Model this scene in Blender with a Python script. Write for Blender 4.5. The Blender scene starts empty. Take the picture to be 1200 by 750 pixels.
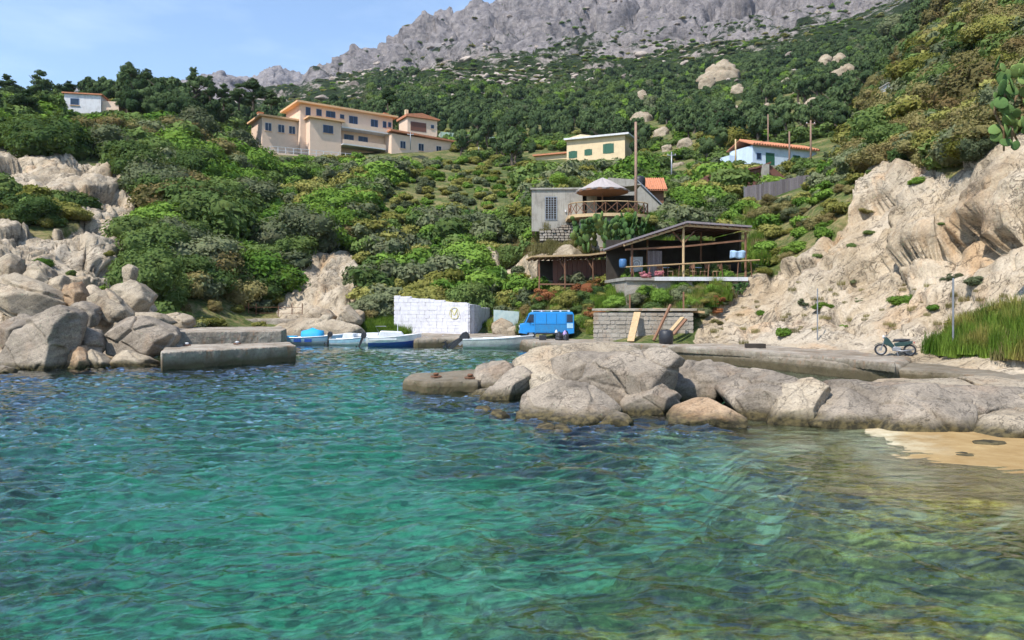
import bpy, bmesh, math, random
import numpy as np
from mathutils import Vector, Matrix, Euler
# ---------------------------------------------------------------- camera, world, sun, exposure
S = bpy.context.scene
COL = S.collection
CH = 2.8            # eye height above the water, metres
F = 867.0           # focal length in photograph pixels (1200 wide)
HY = 358.0          # horizon row in the photograph
cd = bpy.data.cameras.new('camera'); cam = bpy.data.objects.new('camera', cd); COL.objects.link(cam)
cam.location = (0, 0, CH); cam.rotation_euler = (math.radians(90), 0, 0)
cd.sensor_width = 36; cd.lens = 36 * F / 1200
cd.shift_y = -(375 - HY) / 1200
cd.clip_start = 0.1; cd.clip_end = 12000
S.camera = cam
SUN = Vector((-0.40, -0.44, 0.80)).normalized()
W = bpy.data.worlds.new('World'); S.world = W; W.use_nodes = True
wn = W.node_tree.nodes; wl = W.node_tree.links; wn.clear()
wo = wn.new('ShaderNodeOutputWorld'); bg = wn.new('ShaderNodeBackground')
sky = wn.new('ShaderNodeTexSky'); sky.sky_type = 'NISHITA'; sky.sun_disc = False
sky.sun_elevation = math.asin(SUN.z); sky.sun_rotation = math.atan2(SUN.x, SUN.y)
sky.altitude = 0; sky.air_density = 1.1; sky.dust_density = 0.3; sky.ozone_density = 3.0
# thin streaks of high cloud, laid out by direction
tc = wn.new('ShaderNodeTexCoord'); mp = wn.new('ShaderNodeMapping'); mp.inputs['Scale'].default_value = (2.2, 1.4, 7.0)
mp.inputs['Rotation'].default_value = (0, 0.12, 0.3)
nz = wn.new('ShaderNodeTexNoise'); nz.inputs['Scale'].default_value = 1.3; nz.inputs['Detail'].default_value = 7; nz.inputs['Roughness'].default_value = .55
rp = wn.new('ShaderNodeValToRGB'); rp.color_ramp.elements[0].position = .5; rp.color_ramp.elements[1].position = .85
rp.color_ramp.elements[0].color = (0, 0, 0, 1); rp.color_ramp.elements[1].color = (.34, .34, .34, 1)
mx = wn.new('ShaderNodeMix'); mx.data_type = 'RGBA'; mx.inputs['B'].default_value = (6.6, 7.3, 8.6, 1)
wl.new(tc.outputs['Generated'], mp.inputs[0]); wl.new(mp.outputs[0], nz.inputs['Vector']); wl.new(nz.outputs[0], rp.inputs[0])
wl.new(rp.outputs[0], mx.inputs['Factor']); wl.new(sky.outputs[0], mx.inputs['A'])
wl.new(mx.outputs['Result'], bg.inputs[0]); bg.inputs[1].default_value = 0.135
wl.new(bg.outputs[0], wo.inputs[0])
sl = bpy.data.lights.new('sun', 'SUN'); sl.energy = 3.7; sl.angle = math.radians(.6); sl.color = (1.0, .95, .87)
so = bpy.data.objects.new('sun', sl); COL.objects.link(so); so.rotation_euler = SUN.to_track_quat('Z', 'Y').to_euler()
S.view_settings.view_transform = 'Standard'; S.view_settings.look = 'None'; S.view_settings.gamma = 1
S.view_settings.exposure = 0.85; S.view_settings.use_curve_mapping = False
cy = S.cycles; S.render.engine = 'CYCLES'
cy.use_denoising = True; cy.denoiser = 'OPENIMAGEDENOISE'; cy.denoising_input_passes = 'RGB_ALBEDO_NORMAL'
cy.max_bounces = 8; cy.diffuse_bounces = 2; cy.glossy_bounces = 3; cy.transmission_bounces = 5; cy.transparent_max_bounces = 8
cy.volume_bounces = 0; cy.caustics_reflective = False; cy.caustics_refractive = True; cy.sample_clamp_indirect = 4
cy.use_adaptive_sampling = True; cy.adaptive_threshold = 0.02; S.render.use_persistent_data = False

# ---------------------------------------------------------------- numeric noise
def _h(ix, iy, iz, s=0):
    n = (ix.astype(np.int64) * 374761393 + iy.astype(np.int64) * 668265263 + iz.astype(np.int64) * 2147483647 + s * 974711) & 0xffffffff
    n = ((n ^ (n >> 13)) * 1274126177) & 0xffffffff
    n = ((n ^ (n >> 16)) * 2246822519) & 0xffffffff
    return ((n ^ (n >> 15)) & 0xffffff) / float(0xffffff)
def vnoise(P, s=0):
    i = np.floor(P); f = P - i; f = f * f * f * (f * (f * 6 - 15) + 10); i = i.astype(np.int64)
    r = 0
    for a in (0, 1):
        wx = f[:, 0] if a else 1 - f[:, 0]
        for b in (0, 1):
            wy = f[:, 1] if b else 1 - f[:, 1]
            for c in (0, 1):
                wz = f[:, 2] if c else 1 - f[:, 2]
                r = r + wx * wy * wz * _h(i[:, 0] + a, i[:, 1] + b, i[:, 2] + c, s)
    return r * 2 - 1
def fbm(P, o=4, s=0, g=.5):
    r = 0; a = 1; t = 0
    for k in range(o):
        r = r + a * vnoise(P * 2.03 ** k + 17.3 * k, s + k); t += a; a *= g
    return r / t
def ridged(P, o=4, s=0):
    r = 0; a = 1; t = 0
    for k in range(o):
        r = r + a * (1 - 2 * np.abs(vnoise(P * 2.1 ** k + 9.1 * k, s + k))); t += a; a *= .5
    return r / t
def worley(P, s=0):
    i = np.floor(P).astype(np.int64); n = len(P)
    d1 = np.full(n, 9.); d2 = np.full(n, 9.); idn = np.zeros(n)
    for a in (-1, 0, 1):
        for b in (-1, 0, 1):
            for c in (-1, 0, 1):
                x = i[:, 0] + a; y = i[:, 1] + b; z = i[:, 2] + c
                q = np.stack([x + _h(x, y, z, s + 1), y + _h(x, y, z, s + 2), z + _h(x, y, z, s + 3)], 1)
                d = np.sqrt(((P - q) ** 2).sum(1)); m = d < d1
                d2 = np.where(m, d1, np.minimum(d2, d)); idn = np.where(m, _h(x, y, z, s + 4), idn); d1 = np.where(m, d, d1)
    return d1, d2, idn
def sstep(a, b, x):
    t = np.clip((x - a) / (b - a), 0, 1); return t * t * (3 - 2 * t)
def at(px, py, Y): return Vector(((px - 600) * Y / F, Y, CH - (py - HY) * Y / F))
def inpoly(x, y, poly):
    r = np.zeros(np.shape(x), bool); n = len(poly)
    for k in range(n):
        x0, y0 = poly[k]; x1, y1 = poly[(k + 1) % n]
        if y0 == y1: continue
        c = ((y0 > y) != (y1 > y)) & (x < (x1 - x0) * (y - y0) / (y1 - y0) + x0)
        r ^= c
    return r

# ---------------------------------------------------------------- materials
class NT:
    def __init__(s, name):
        s.m = bpy.data.materials.new(name); s.m.use_nodes = True; s.t = s.m.node_tree; s.n = s.t.nodes; s.n.clear()
        s.out = s.n.new('ShaderNodeOutputMaterial')
    def link(s, a, b): s.t.links.new(a, b)
    def put(s, node, key, v):
        if v is None: return
        i = node.inputs[key]
        if isinstance(v, bpy.types.NodeSocket): s.link(v, i)
        else: i.default_value = (*v, 1) if isinstance(v, tuple) and len(v) == 3 and i.type == 'RGBA' else v
    def node(s, ty, props=None, **kw):
        n = s.n.new('ShaderNode' + ty)
        for k, v in (props or {}).items(): setattr(n, k, v)
        for k, v in kw.items(): s.put(n, k.replace('_', ' '), v)
        return n
    def pos(s, scale=(1, 1, 1), rot=(0, 0, 0), obj=False):
        g = s.node('TexCoord').outputs['Object'] if obj else s.node('NewGeometry').outputs['Position']
        return s.node('Mapping', {'vector_type': 'TEXTURE'}, Vector=g, Scale=tuple(1 / k for k in scale), Rotation=(rot[0], -rot[1], rot[2])).outputs[0]
    def noise(s, v, scale, detail=4, rough=.55, dist=0):
        return s.node('TexNoise', Vector=v, Scale=scale, Detail=detail, Roughness=rough, Distortion=dist).outputs[0]
    def voro(s, v, scale, feature='F1', out='Distance'):
        return s.node('TexVoronoi', {'feature': feature}, Vector=v, Scale=scale).outputs[out]
    def ramp(s, f, *st):
        r = s.node('ValToRGB', Fac=f); e = r.color_ramp.elements
        while len(e) < len(st): e.new(.5)
        for k, (p, c) in enumerate(st):
            e[k].position = p; e[k].color = (c, c, c, 1) if not isinstance(c, tuple) else (*c, 1)
        return r.outputs[0]
    def mix(s, f, a, b, mode='MIX'):
        n = s.node('Mix', {'data_type': 'RGBA', 'blend_type': mode, 'clamp_factor': True})
        s.put(n, 0, f)
        for k, v in ((6, a), (7, b)):
            s.put(n, k, (v, v, v) if isinstance(v, (int, float)) else v)
        return n.outputs[2]
    def math(s, op, a, b=0.0):
        n = s.n.new('ShaderNodeMath'); n.operation = op; s.put(n, 0, a); s.put(n, 1, b); return n.outputs[0]
    def z(s, obj=False):
        g = s.node('NewGeometry').outputs['Position']; return s.node('SeparateXYZ', Vector=g).outputs[2]
    def bump(s, h, st=.3, dist=.1, normal=None):
        return s.node('Bump', Strength=st, Distance=dist, Height=h, Normal=normal).outputs[0]
    def bsdf(s, color, rough=.8, normal=None, metal=0, spec=.3, **kw):
        b = s.node('BsdfPrincipled'); s.put(b, 'Base Color', color); s.put(b, 'Roughness', rough); s.put(b, 'Normal', normal)
        b.inputs['Metallic'].default_value = metal; b.inputs['Specular IOR Level'].default_value = spec
        for k, v in kw.items(): s.put(b, k.replace('_', ' '), v)
        s.link(b.outputs[0], s.out.inputs[0]); return b
MAT = {}
def paint(name, c, rough=.6, dirt=.25, scale=3., metal=0, spec=.4, bump=.15, dark=(.09, .075, .06)):
    """a coloured surface with blotches, faint streaks and grain"""
    if name in MAT: return MAT[name]
    t = NT(name); p = t.pos((scale, scale, scale)); n = t.noise(p, 1.0, 6, .6); n2 = t.noise(t.pos((6 * scale, 6 * scale, .7 * scale)), 1, 4)
    f = t.math('MULTIPLY', t.ramp(n, (.45, 0.), (.75, 1.)), dirt)
    col = t.mix(f, c, dark); col = t.mix(t.math('MULTIPLY', t.ramp(n2, (.5, 0.), (.8, 1.)), dirt * .8), col, dark)
    col = t.mix(.18, col, t.ramp(t.noise(p, 9, 2), (.3, .55), (.7, 1.35)), 'MULTIPLY') if False else col
    t.bsdf(col, rough, t.bump(n2, bump, .02), metal, spec); MAT[name] = t.m; return t.m
def wood(name, c1, c2, scale=1.):
    t = NT(name); p = t.pos((scale * 2, scale * 2, scale * 2)); n = t.noise(p, 3, 5, .6, .5)
    r = t.node('ObjectInfo').outputs['Random']; v = t.math('ADD', t.math('MULTIPLY', n, .7), t.math('MULTIPLY', r, .4))
    t.bsdf(t.ramp(v, (.3, c1), (.8, c2)), .85, t.bump(n, .4, .02), 0, .2); MAT[name] = t.m; return t.m

def rockmat(name, pal, crack=.7, scale=1., wet=True, green=0., strata=.35, obj=False, stain=(.30, .16, .07), stainf=.35):
    """pal: dark, mid, light. Granite: broad tone changes, strata, fissures, grain, lichen; algae band at the waterline"""
    t = NT(name); s = scale
    p = t.pos((s, s, s)); ps = t.pos((s * .35, s * .5, s * 2.2), (0, strata, .2))
    big = t.noise(p, .35, 5, .6); mid = t.noise(ps, 1.1, 7, .68, .6); fine = t.noise(p, 14, 5, .7)
    v = t.math('ADD', t.math('MULTIPLY', big, .55), t.math('MULTIPLY', mid, .6))
    col = t.ramp(v, (.36, pal[0]), (.53, pal[1]), (.74, pal[2]))
    col = t.mix(t.math('MULTIPLY', t.ramp(t.noise(t.pos((s, s, s * .35)), .5, 6, .6), (.54, 0.), (.68, 1.)), stainf), col, stain)
    sp = t.ramp(fine, (.36, .62), (.5, 1.), (.66, 1.22)); col = t.mix(.8, col, sp, 'MULTIPLY')
    # fissures: long thin lines where a stretched noise crosses its middle, broken up by another
    def fis(sc, w, k, rot, d=.8):
        n = t.noise(t.pos((s * sc * .35, s * sc * .45, s * sc * 1.3), (0, strata + rot, k), obj=False), 1, 5, .62, d)
        l = t.math('ABSOLUTE', t.math('SUBTRACT', n, .5)); l = t.ramp(l, (0., 0.), (w, 1.))
        return t.mix(t.ramp(t.noise(t.pos((s * sc, s * sc, s * sc)), .7, 2), (.46, 1.), (.56, 0.)), l, 1.)
    c1 = fis(1., .010, .3, 0); c2b = t.mix(1., fis(2.4, .012, 1.3, -.5), fis(.8, .008, 2.2, 1.1), 'MULTIPLY')
    cm = t.mix(1., c1, c2b, 'MULTIPLY'); lich = t.ramp(t.noise(p, 5, 6, .7), (.56, 0.), (.66, 1.))
    col = t.mix(t.math('MULTIPLY', lich, .35), col, (.10, .095, .085))
    col = t.mix(t.math('MULTIPLY', t.math('SUBTRACT', 1., cm), crack), col, (.05, .042, .035))
    if wet:
        z = t.math('ADD', t.z(), t.math('MULTIPLY', t.noise(p, 2.2, 4), .22))
        col = t.mix(t.ramp(z, (.26, 1.), (.48, 0.)), col, t.mix(t.ramp(t.noise(p, 6, 4), (.4, 0.), (.65, 1.)), (.035, .03, .018), (.12, .095, .045)))
    h = t.math('ADD', t.math('MULTIPLY', mid, 1.2), t.math('ADD', t.math('MULTIPLY', fine, .22), t.math('MULTIPLY', cm, .5)))
    t.bsdf(col, .9, t.bump(h, .6, .07 / s), 0, .2); MAT[name] = t.m; return t.m

def leafmat(name, a, b, tint=(.10, .09, .03), tf=.2, trans=.25):
    """foliage: a..b by world noise and by plant, some leaves drying to tint"""
    t = NT(name); r = t.node('ObjectInfo').outputs['Random']; p = t.pos()
    ln = t.noise(p, 1.3, 3); lf = t.noise(p, 9., 2)
    v = t.math('ADD', t.math('ADD', t.math('MULTIPLY', r, .5), t.math('MULTIPLY', ln, .3)), t.math('MULTIPLY', lf, .35))
    col = t.ramp(v, (.3, a), (.8, b)); col = t.mix(t.math('MULTIPLY', t.ramp(t.noise(p, .5, 4), (.5, 0.), (.65, 1.)), tf), col, tint)
    d = t.node('BsdfDiffuse', Color=col); tr = t.node('BsdfTranslucent', Color=t.mix(.5, col, (.14, .2, .02)))
    m = t.node('MixShader', Fac=trans); t.link(d.outputs[0], m.inputs[1]); t.link(tr.outputs[0], m.inputs[2])
    t.link(m.outputs[0], t.out.inputs[0]); MAT[name] = t.m; return t.m

# ---------------------------------------------------------------- object helpers
def tag(o, label=None, cat=None, group=None, kind=None):
    for k, v in (('label', label), ('category', cat), ('group', group), ('kind', kind)):
        if v: o[k] = v
    return o
def npmesh(name, V, Fc, mats=(), smooth=False, mi=None):
    me = bpy.data.meshes.new(name); V = np.asarray(V, np.float32); Fc = np.asarray(Fc, np.int32); n = Fc.shape[1]
    me.vertices.add(len(V)); me.vertices.foreach_set('co', V.ravel())
    me.loops.add(Fc.size); me.loops.foreach_set('vertex_index', Fc.ravel())
    me.polygons.add(len(Fc)); me.polygons.foreach_set('loop_start', np.arange(0, Fc.size, n, dtype=np.int32))
    me.polygons.foreach_set('loop_total', np.full(len(Fc), n, np.int32))
    if smooth: me.polygons.foreach_set('use_smooth', np.ones(len(Fc), bool))
    for m in mats: me.materials.append(m)
    if mi is not None: me.polygons.foreach_set('material_index', np.asarray(mi, np.int32))
    me.update(calc_edges=True); me.validate(); return me
def link(name, me, parent=None, loc=None, rz=0):
    o = bpy.data.objects.new(name, me); COL.objects.link(o)
    if parent: o.parent = parent
    if loc is not None: o.location = loc
    if rz: o.rotation_euler.z = rz
    return o
def empty(name, loc, rz=0, label=None, cat=None, group=None):
    o = bpy.data.objects.new(name, None); COL.objects.link(o); o.location = loc; o.rotation_euler.z = rz; o.empty_display_size = .2
    return tag(o, label, cat, group)
class MB:
    def __init__(s): s.v = []; s.f = []; s.m = []; s.c = 0
    def add(s, V, Fs):
        k = len(s.v); s.v += [tuple(x) for x in V]; s.f += [[i + k for i in f] for f in Fs]; s.m += [s.c] * len(Fs); return s
    def hexa(s, V): return s.add(V, [(0, 3, 2, 1), (4, 5, 6, 7), (0, 1, 5, 4), (1, 2, 6, 5), (2, 3, 7, 6), (3, 0, 4, 7)])
    def box(s, x0, x1, y0, y1, z0, z1, j=0, rnd=random):
        V = [(x0, y0, z0), (x1, y0, z0), (x1, y1, z0), (x0, y1, z0), (x0, y0, z1), (x1, y0, z1), (x1, y1, z1), (x0, y1, z1)]
        if j: V = [(a + rnd.uniform(-j, j), b + rnd.uniform(-j, j), c + rnd.uniform(-j, j)) for a, b, c in V]
        return s.hexa(V)
    def prism(s, pts, a, b, axis='z'):
        """closed polygon pts (2-D) swept from a to b along axis"""
        n = len(pts)
        def P(p, h): return (p[0], p[1], h) if axis == 'z' else ((p[0], h, p[1]) if axis == 'y' else (h, p[0], p[1]))
        V = [P(p, a) for p in pts] + [P(p, b) for p in pts]
        return s.add(V, [list(range(n))[::-1], list(range(n, 2 * n))] + [(i, (i + 1) % n, n + (i + 1) % n, n + i) for i in range(n)])
    def tube(s, pts, r, n=8, r2=None, caps=True):
        pts = [Vector(p) for p in pts]; m = len(pts); V = []; up = Vector((0, 0, 1))
        for i, p in enumerate(pts):
            d = (pts[min(i + 1, m - 1)] - pts[max(i - 1, 0)]).normalized()
            a = d.cross(up if abs(d.z) < .95 else Vector((1, 0, 0))).normalized(); b = d.cross(a)
            rr = r if r2 is None else r + (r2 - r) * i / max(1, m - 1)
            for k in range(n):
                q = 2 * math.pi * k / n; V.append(p + a * (rr * math.cos(q)) + b * (rr * math.sin(q)))
        Fs = [(i * n + k, i * n + (k + 1) % n, (i + 1) * n + (k + 1) % n, (i + 1) * n + k) for i in range(m - 1) for k in range(n)]
        if caps: Fs += [list(range(n))[::-1], list(range((m - 1) * n, m * n))]
        return s.add(V, Fs)
    def beam(s, p, q, w, h=None):
        p = Vector(p); q = Vector(q); h = h or w; d = (q - p).normalized()
        a = d.cross(Vector((0, 0, 1)) if abs(d.z) < .98 else Vector((0, 1, 0))).normalized(); b = a.cross(d)
        V = [e + a * (i * w / 2) + b * (j * h / 2) for e in (p, q) for i, j in ((-1, -1), (1, -1), (1, 1), (-1, 1))]
        return s.hexa(V)
    def torus(s, c, R, r, axis='y', N=20, n=8):
        pts = []
        V = []
        for i in range(N):
            a = 2 * math.pi * i / N
            for k in range(n):
                b = 2 * math.pi * k / n; rr = R + r * math.cos(b); h = r * math.sin(b)
                x, z = rr * math.cos(a), rr * math.sin(a)
                V.append((c[0] + x, c[1] + h, c[2] + z) if axis == 'y' else ((c[0] + x, c[1] + z, c[2] + h) if axis == 'z' else (c[0] + h, c[1] + x, c[2] + z)))
        return s.add(V, [(i * n + k, ((i + 1) % N) * n + k, ((i + 1) % N) * n + (k + 1) % n, i * n + (k + 1) % n) for i in range(N) for k in range(n)])
    def lathe(s, prof, n=16, c=(0, 0, 0)):
        V = [(c[0] + r * math.cos(2 * math.pi * k / n), c[1] + r * math.sin(2 * math.pi * k / n), c[2] + z) for r, z in prof for k in range(n)]
        m = len(prof)
        return s.add(V, [(i * n + k, i * n + (k + 1) % n, (i + 1) * n + (k + 1) % n, (i + 1) * n + k) for i in range(m - 1) for k in range(n)] + [list(range(n))[::-1], list(range((m - 1) * n, m * n))])
    def build(s, name, mats, parent=None, smooth=False, bevel=0, label=None):
        me = bpy.data.meshes.new(name); me.from_pydata(s.v, [], s.f)
        for m in (mats if isinstance(mats, (list, tuple)) else [mats]): me.materials.append(m)
        for p, k in zip(me.polygons, s.m): p.material_index = k; p.use_smooth = smooth
        bm = bmesh.new(); bm.from_mesh(me); bmesh.ops.recalc_face_normals(bm, faces=bm.faces); bm.to_mesh(me); bm.free()
        o = link(name, me, parent)
        if bevel:
            b = o.modifiers.new('bevel', 'BEVEL'); b.width = bevel; b.segments = 2; b.limit_method = 'ANGLE'
        if label: o['label'] = label
        return o
# ================================================================ LAND
GRANITE = rockmat('granite_cliff', ((.15, .115, .08), (.31, .25, .18), (.42, .355, .27)), .75, .8, strata=.5, stainf=.3, stain=(.36, .2, .08))
SHORE = rockmat('granite_shore', ((.085, .068, .052), (.215, .18, .14), (.345, .29, .225)), .7, 1.3, strata=.45, stainf=.22)
SHORE2 = rockmat('granite_pale', ((.13, .10, .07), (.30, .245, .175), (.42, .355, .265)), .65, 1.1, strata=.6, stainf=.25)
ORANGE = rockmat('granite_rusty', ((.16, .09, .05), (.32, .22, .135), (.41, .31, .21)), .5, 1.2, stainf=.6, stain=(.45, .18, .05))
# columns of (picture column, [(distance, picture row)]): heights of the ground along each line of sight
COLS = [
 (-260, [(18,520),(27,470),(34,392),(42,340),(55,280),(70,225),(90,180),(120,140),(160,120),(260,150)]),
 (0,    [(22,500),(31,450),(36,390),(42,335),(52,290),(62,252),(75,200),(90,163),(110,140),(135,126),(170,135),(260,158)]),
 (100,  [(25,490),(34,450),(38,395),(46,345),(55,300),(65,248),(78,200),(90,172),(110,146),(128,130),(150,126),(200,142),(260,150)]),
 (200,  [(30,470),(42,412),(52,383),(56,368),(64,310),(72,262),(85,212),(100,182),(120,152),(140,134),(160,130),(230,150),(270,150)]),
 (300,  [(36,440),(50,407),(58,386),(65,362),(72,312),(85,262),(100,226),(120,202),(138,183),(150,177),(165,168),(200,150),(270,142)]),
 (370,  [(44,430),(56,405),(60,386),(63,372),(68,330),(72,300),(80,272),(95,238),(115,208),(135,188),(150,183),(170,172),(200,150),(270,130)]),
 (420,  [(44,430),(56,405),(60,388),(65,365),(70,335),(80,275),(95,236),(115,205),(135,190),(150,184),(170,172),(200,152),(270,128)]),
 (500,  [(44,430),(56,403),(60,388),(66,352),(76,308),(90,258),(105,225),(122,206),(150,186),(200,165),(270,138)]),
 (600,  [(44,430),(52,405),(57,396),(59,384),(63,364),(70,325),(77,295),(86,260),(100,235),(120,215),(150,192),(200,166),(270,138)]),
 (640,  [(40,430),(46,410),(50,396),(53,388),(56,350),(58,336),(62,318),(67,262),(70,256),(78,250),(95,226),(120,208),(150,188),(200,166),(270,138)]),
 (700,  [(36,430),(43,408),(48,396),(50,378),(55,340),(58,334),(62,318),(67,262),(72,254),(80,249),(95,226),(120,206),(150,188),(200,166),(270,136)]),
 (760,  [(34,440),(41,410),(46,390),(49,362),(51,326),(60,322),(63,300),(69,255),(80,244),(95,226),(120,206),(150,188),(200,165),(270,134)]),
 (830,  [(31,450),(38,412),(43,402),(47,362),(51,325),(60,318),(64,280),(75,246),(90,226),(108,203),(125,188),(160,165),(220,140),(270,122)]),
 (900,  [(27,470),(36,420),(41,403),(45,368),(50,325),(58,287),(66,252),(75,236),(90,212),(105,196),(122,184),(160,150),(220,122),(270,108)]),
 (1000, [(23,490),(31,430),(36.5,408),(40,368),(44,318),(50,252),(57,207),(64,200),(76,200),(95,186),(115,170),(150,140),(220,106),(270,90)]),
 (1100, [(20,500),(28,440),(31.5,414),(35,366),(39,300),(45,212),(50,170),(60,132),(75,102),(100,72),(150,42),(270,15)]),
 (1200, [(17,520),(23,450),(26.5,424),(28.5,395),(31,338),(35,240),(40,165),(48,112),(60,62),(80,12),(120,-45),(270,-120)]),
 (1330, [(14,560),(18,490),(21,446),(24,400),(27,320),(30,220),(36,110),(50,20),(80,-80),(120,-150),(270,-250)]),
 (1500, [(12,600),(15,520),(18,480),(21,400),(24,300),(28,180),(36,60),(50,-60),(80,-160),(120,-250),(270,-350)]),
]
def table(cols, LY, sinkk=1):
    T = np.zeros((len(cols), len(LY)))
    for k, (px, pts) in enumerate(cols):
        y = np.array([p[0] for p in pts], float); z = CH - (np.array([p[1] for p in pts], float) - HY) * y / F
        z = np.where(z < 0, z * sinkk, z); T[k] = np.interp(LY, np.log(y), z)
        if sinkk > 1: T[k] = np.where(LY < math.log(y[0]), z[0] - 5 * np.minimum(1, (math.log(y[0]) - LY) / .1), T[k])
    K = np.exp(-np.linspace(-2, 2, 7) ** 2); K /= K.sum()      # round the corners a little
    for k in range(len(T)): T[k] = np.convolve(np.pad(T[k], 3, 'edge'), K, 'valid')
    return T
def field(cols, lo, hi, n, sinkk=1):
    LY = np.linspace(math.log(lo), math.log(hi), n); T = table(cols, LY, sinkk); U = np.array([(c[0] - 600) / F for c in cols])
    def f(u, Y):
        u = np.asarray(u, float); ly = np.clip((np.log(Y) - LY[0]) / (LY[1] - LY[0]), 0, n - 1.001); j = ly.astype(int); fy = ly - j
        i = np.clip(np.searchsorted(U, u) - 1, 0, len(U) - 2); t = np.clip((u - U[i]) / (U[i + 1] - U[i]), 0, 1); t = t * t * (3 - 2 * t) * .5 + t * .5
        a = T[i, j] * (1 - fy) + T[i, j + 1] * fy; b = T[i + 1, j] * (1 - fy) + T[i + 1, j + 1] * fy
        return a * (1 - t) + b * t
    return f
near = field(COLS, 12, 270, 420, 4)
ROCKY = [[(-400,140),(60,182),(120,190),(172,220),(184,262),(165,290),(168,330),(180,372),(190,480),(-400,560)],
         [(372,288),(350,318),(325,372),(300,420),(440,420),(428,345),(425,318),(402,296)],
         [(560,300),(640,275),(680,285),(690,330),(620,330)],
         [(780,440),(826,372),(862,330),(890,322),(930,308),(985,268),(1012,232),(1020,195),(1060,190),(1120,205),(1150,190),(1175,150),(1500,120),(1600,700),(780,700)],
         [(640,256),(690,262),(690,300),(640,300)]]
BUSHY = [[(-400,200),(40,222),(95,240),(100,262),(60,280),(0,262),(-400,280)]]
def rockmask(px, py, P):
    w = fbm(P * .25, 3, 5) * 16; w2 = fbm(P * .25 + 40, 3, 6) * 12
    m = np.zeros(len(px))
    for q in ROCKY: m = np.maximum(m, inpoly(px + w, py + w2, q).astype(float))
    for q in BUSHY: m = np.where(inpoly(px + w, py + w2, q), 0, m)
    return m
def grid_faces(nu, ny):
    i = np.arange(nu - 1)[:, None] * ny + np.arange(ny - 1)[None]; i = i.ravel()
    return np.stack([i, i + ny, i + ny + 1, i + 1], 1)
def normals(V, nu, ny):
    G = V.reshape(nu, ny, 3); a = np.gradient(G, axis=0); b = np.gradient(G, axis=1)
    n = np.cross(a, b); n /= np.linalg.norm(n, axis=2, keepdims=True) + 1e-9
    return n.reshape(-1, 3)
nu, ny = 620, 560
u = np.linspace((-270 - 600) / F, (1480 - 600) / F, nu); Yg = np.exp(np.linspace(math.log(13), math.log(262), ny))
UU, YY = np.meshgrid(u, Yg, indexing='ij'); UU = UU.ravel(); YY = YY.ravel()
ZZ = near(UU, YY); V = np.stack([UU * YY, YY, ZZ], 1)
PX = 600 + UU * F; PY = HY + (CH - ZZ) * F / YY
RM = rockmask(PX, PY, V)
Gm = RM.reshape(nu, ny); Gm = (Gm + np.roll(Gm, 1, 0) + np.roll(Gm, -1, 0) + np.roll(Gm, 1, 1) + np.roll(Gm, -1, 1)) / 5; RMs = Gm.ravel()
N = normals(V, nu, ny); N *= np.sign(N[:, 2:3] + 1e-9)
# jointed rock: slabs dipping to the left, blocks that stand proud of one another
c_, s_ = math.cos(.62), math.sin(.62)
Q = np.stack([V[:, 0] * c_ + V[:, 2] * s_, V[:, 1] * .9, -V[:, 0] * s_ + V[:, 2] * c_], 1)
Q = Q + np.stack([fbm(V * .3, 3, 11), fbm(V * .3, 3, 12), fbm(V * .3, 3, 13)], 1) * 1.6
d1, d2, idn = worley(Q * np.array([.085, .16, .36]), 3)
e1, e2, idm = worley(Q * np.array([.3, .5, 1.15]), 9)
big = (idn - .5) * 2.0 - .6 * (1 - sstep(0, .13, d2 - d1)); med = (idm - .5) * .5 - .22 * (1 - sstep(0, .16, e2 - e1))
rk = big + med + fbm(V * np.array([.4, .4, .6]), 3, 21) * .42 + .16 * ridged(Q * np.array([.35, .5, 2.2]), 3, 4)
soft = fbm(V * .11, 4, 31) * 1.2
amp = np.clip((ZZ - .2) / 2.5, 0.0, 1) * np.clip((262 - YY) / 30, 0, 1)
flat = np.zeros(len(V))
for (ax, ay, aY0, aY1) in ((600, 900, 50, 61), (225, 390, 140, 166), (630, 760, 67, 76)):
    flat = np.maximum(flat, ((PX > ax) & (PX < ay) & (YY > aY0) & (YY < aY1)).astype(float))
V = V + N * ((rk * RMs * 1.0 + soft * (1 - RMs) * .6) * amp * (1 - .9 * flat))[:, None]
t = NT('hillside_ground'); att = t.node('Attribute', {'attribute_name': 'rock'}).outputs['Fac']
p = t.pos(); n1 = t.noise(p, .25, 6, .65); n2 = t.noise(p, 2.5, 5, .65)
soil = t.ramp(t.math('ADD', t.math('MULTIPLY', n1, .6), t.math('MULTIPLY', n2, .45)), (.38, (.035, .055, .016)), (.5, (.075, .10, .026)), (.62, (.20, .165, .075)), (.78, (.34, .27, .17)))
gr = GRANITE.node_tree
HILLM = t
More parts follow.
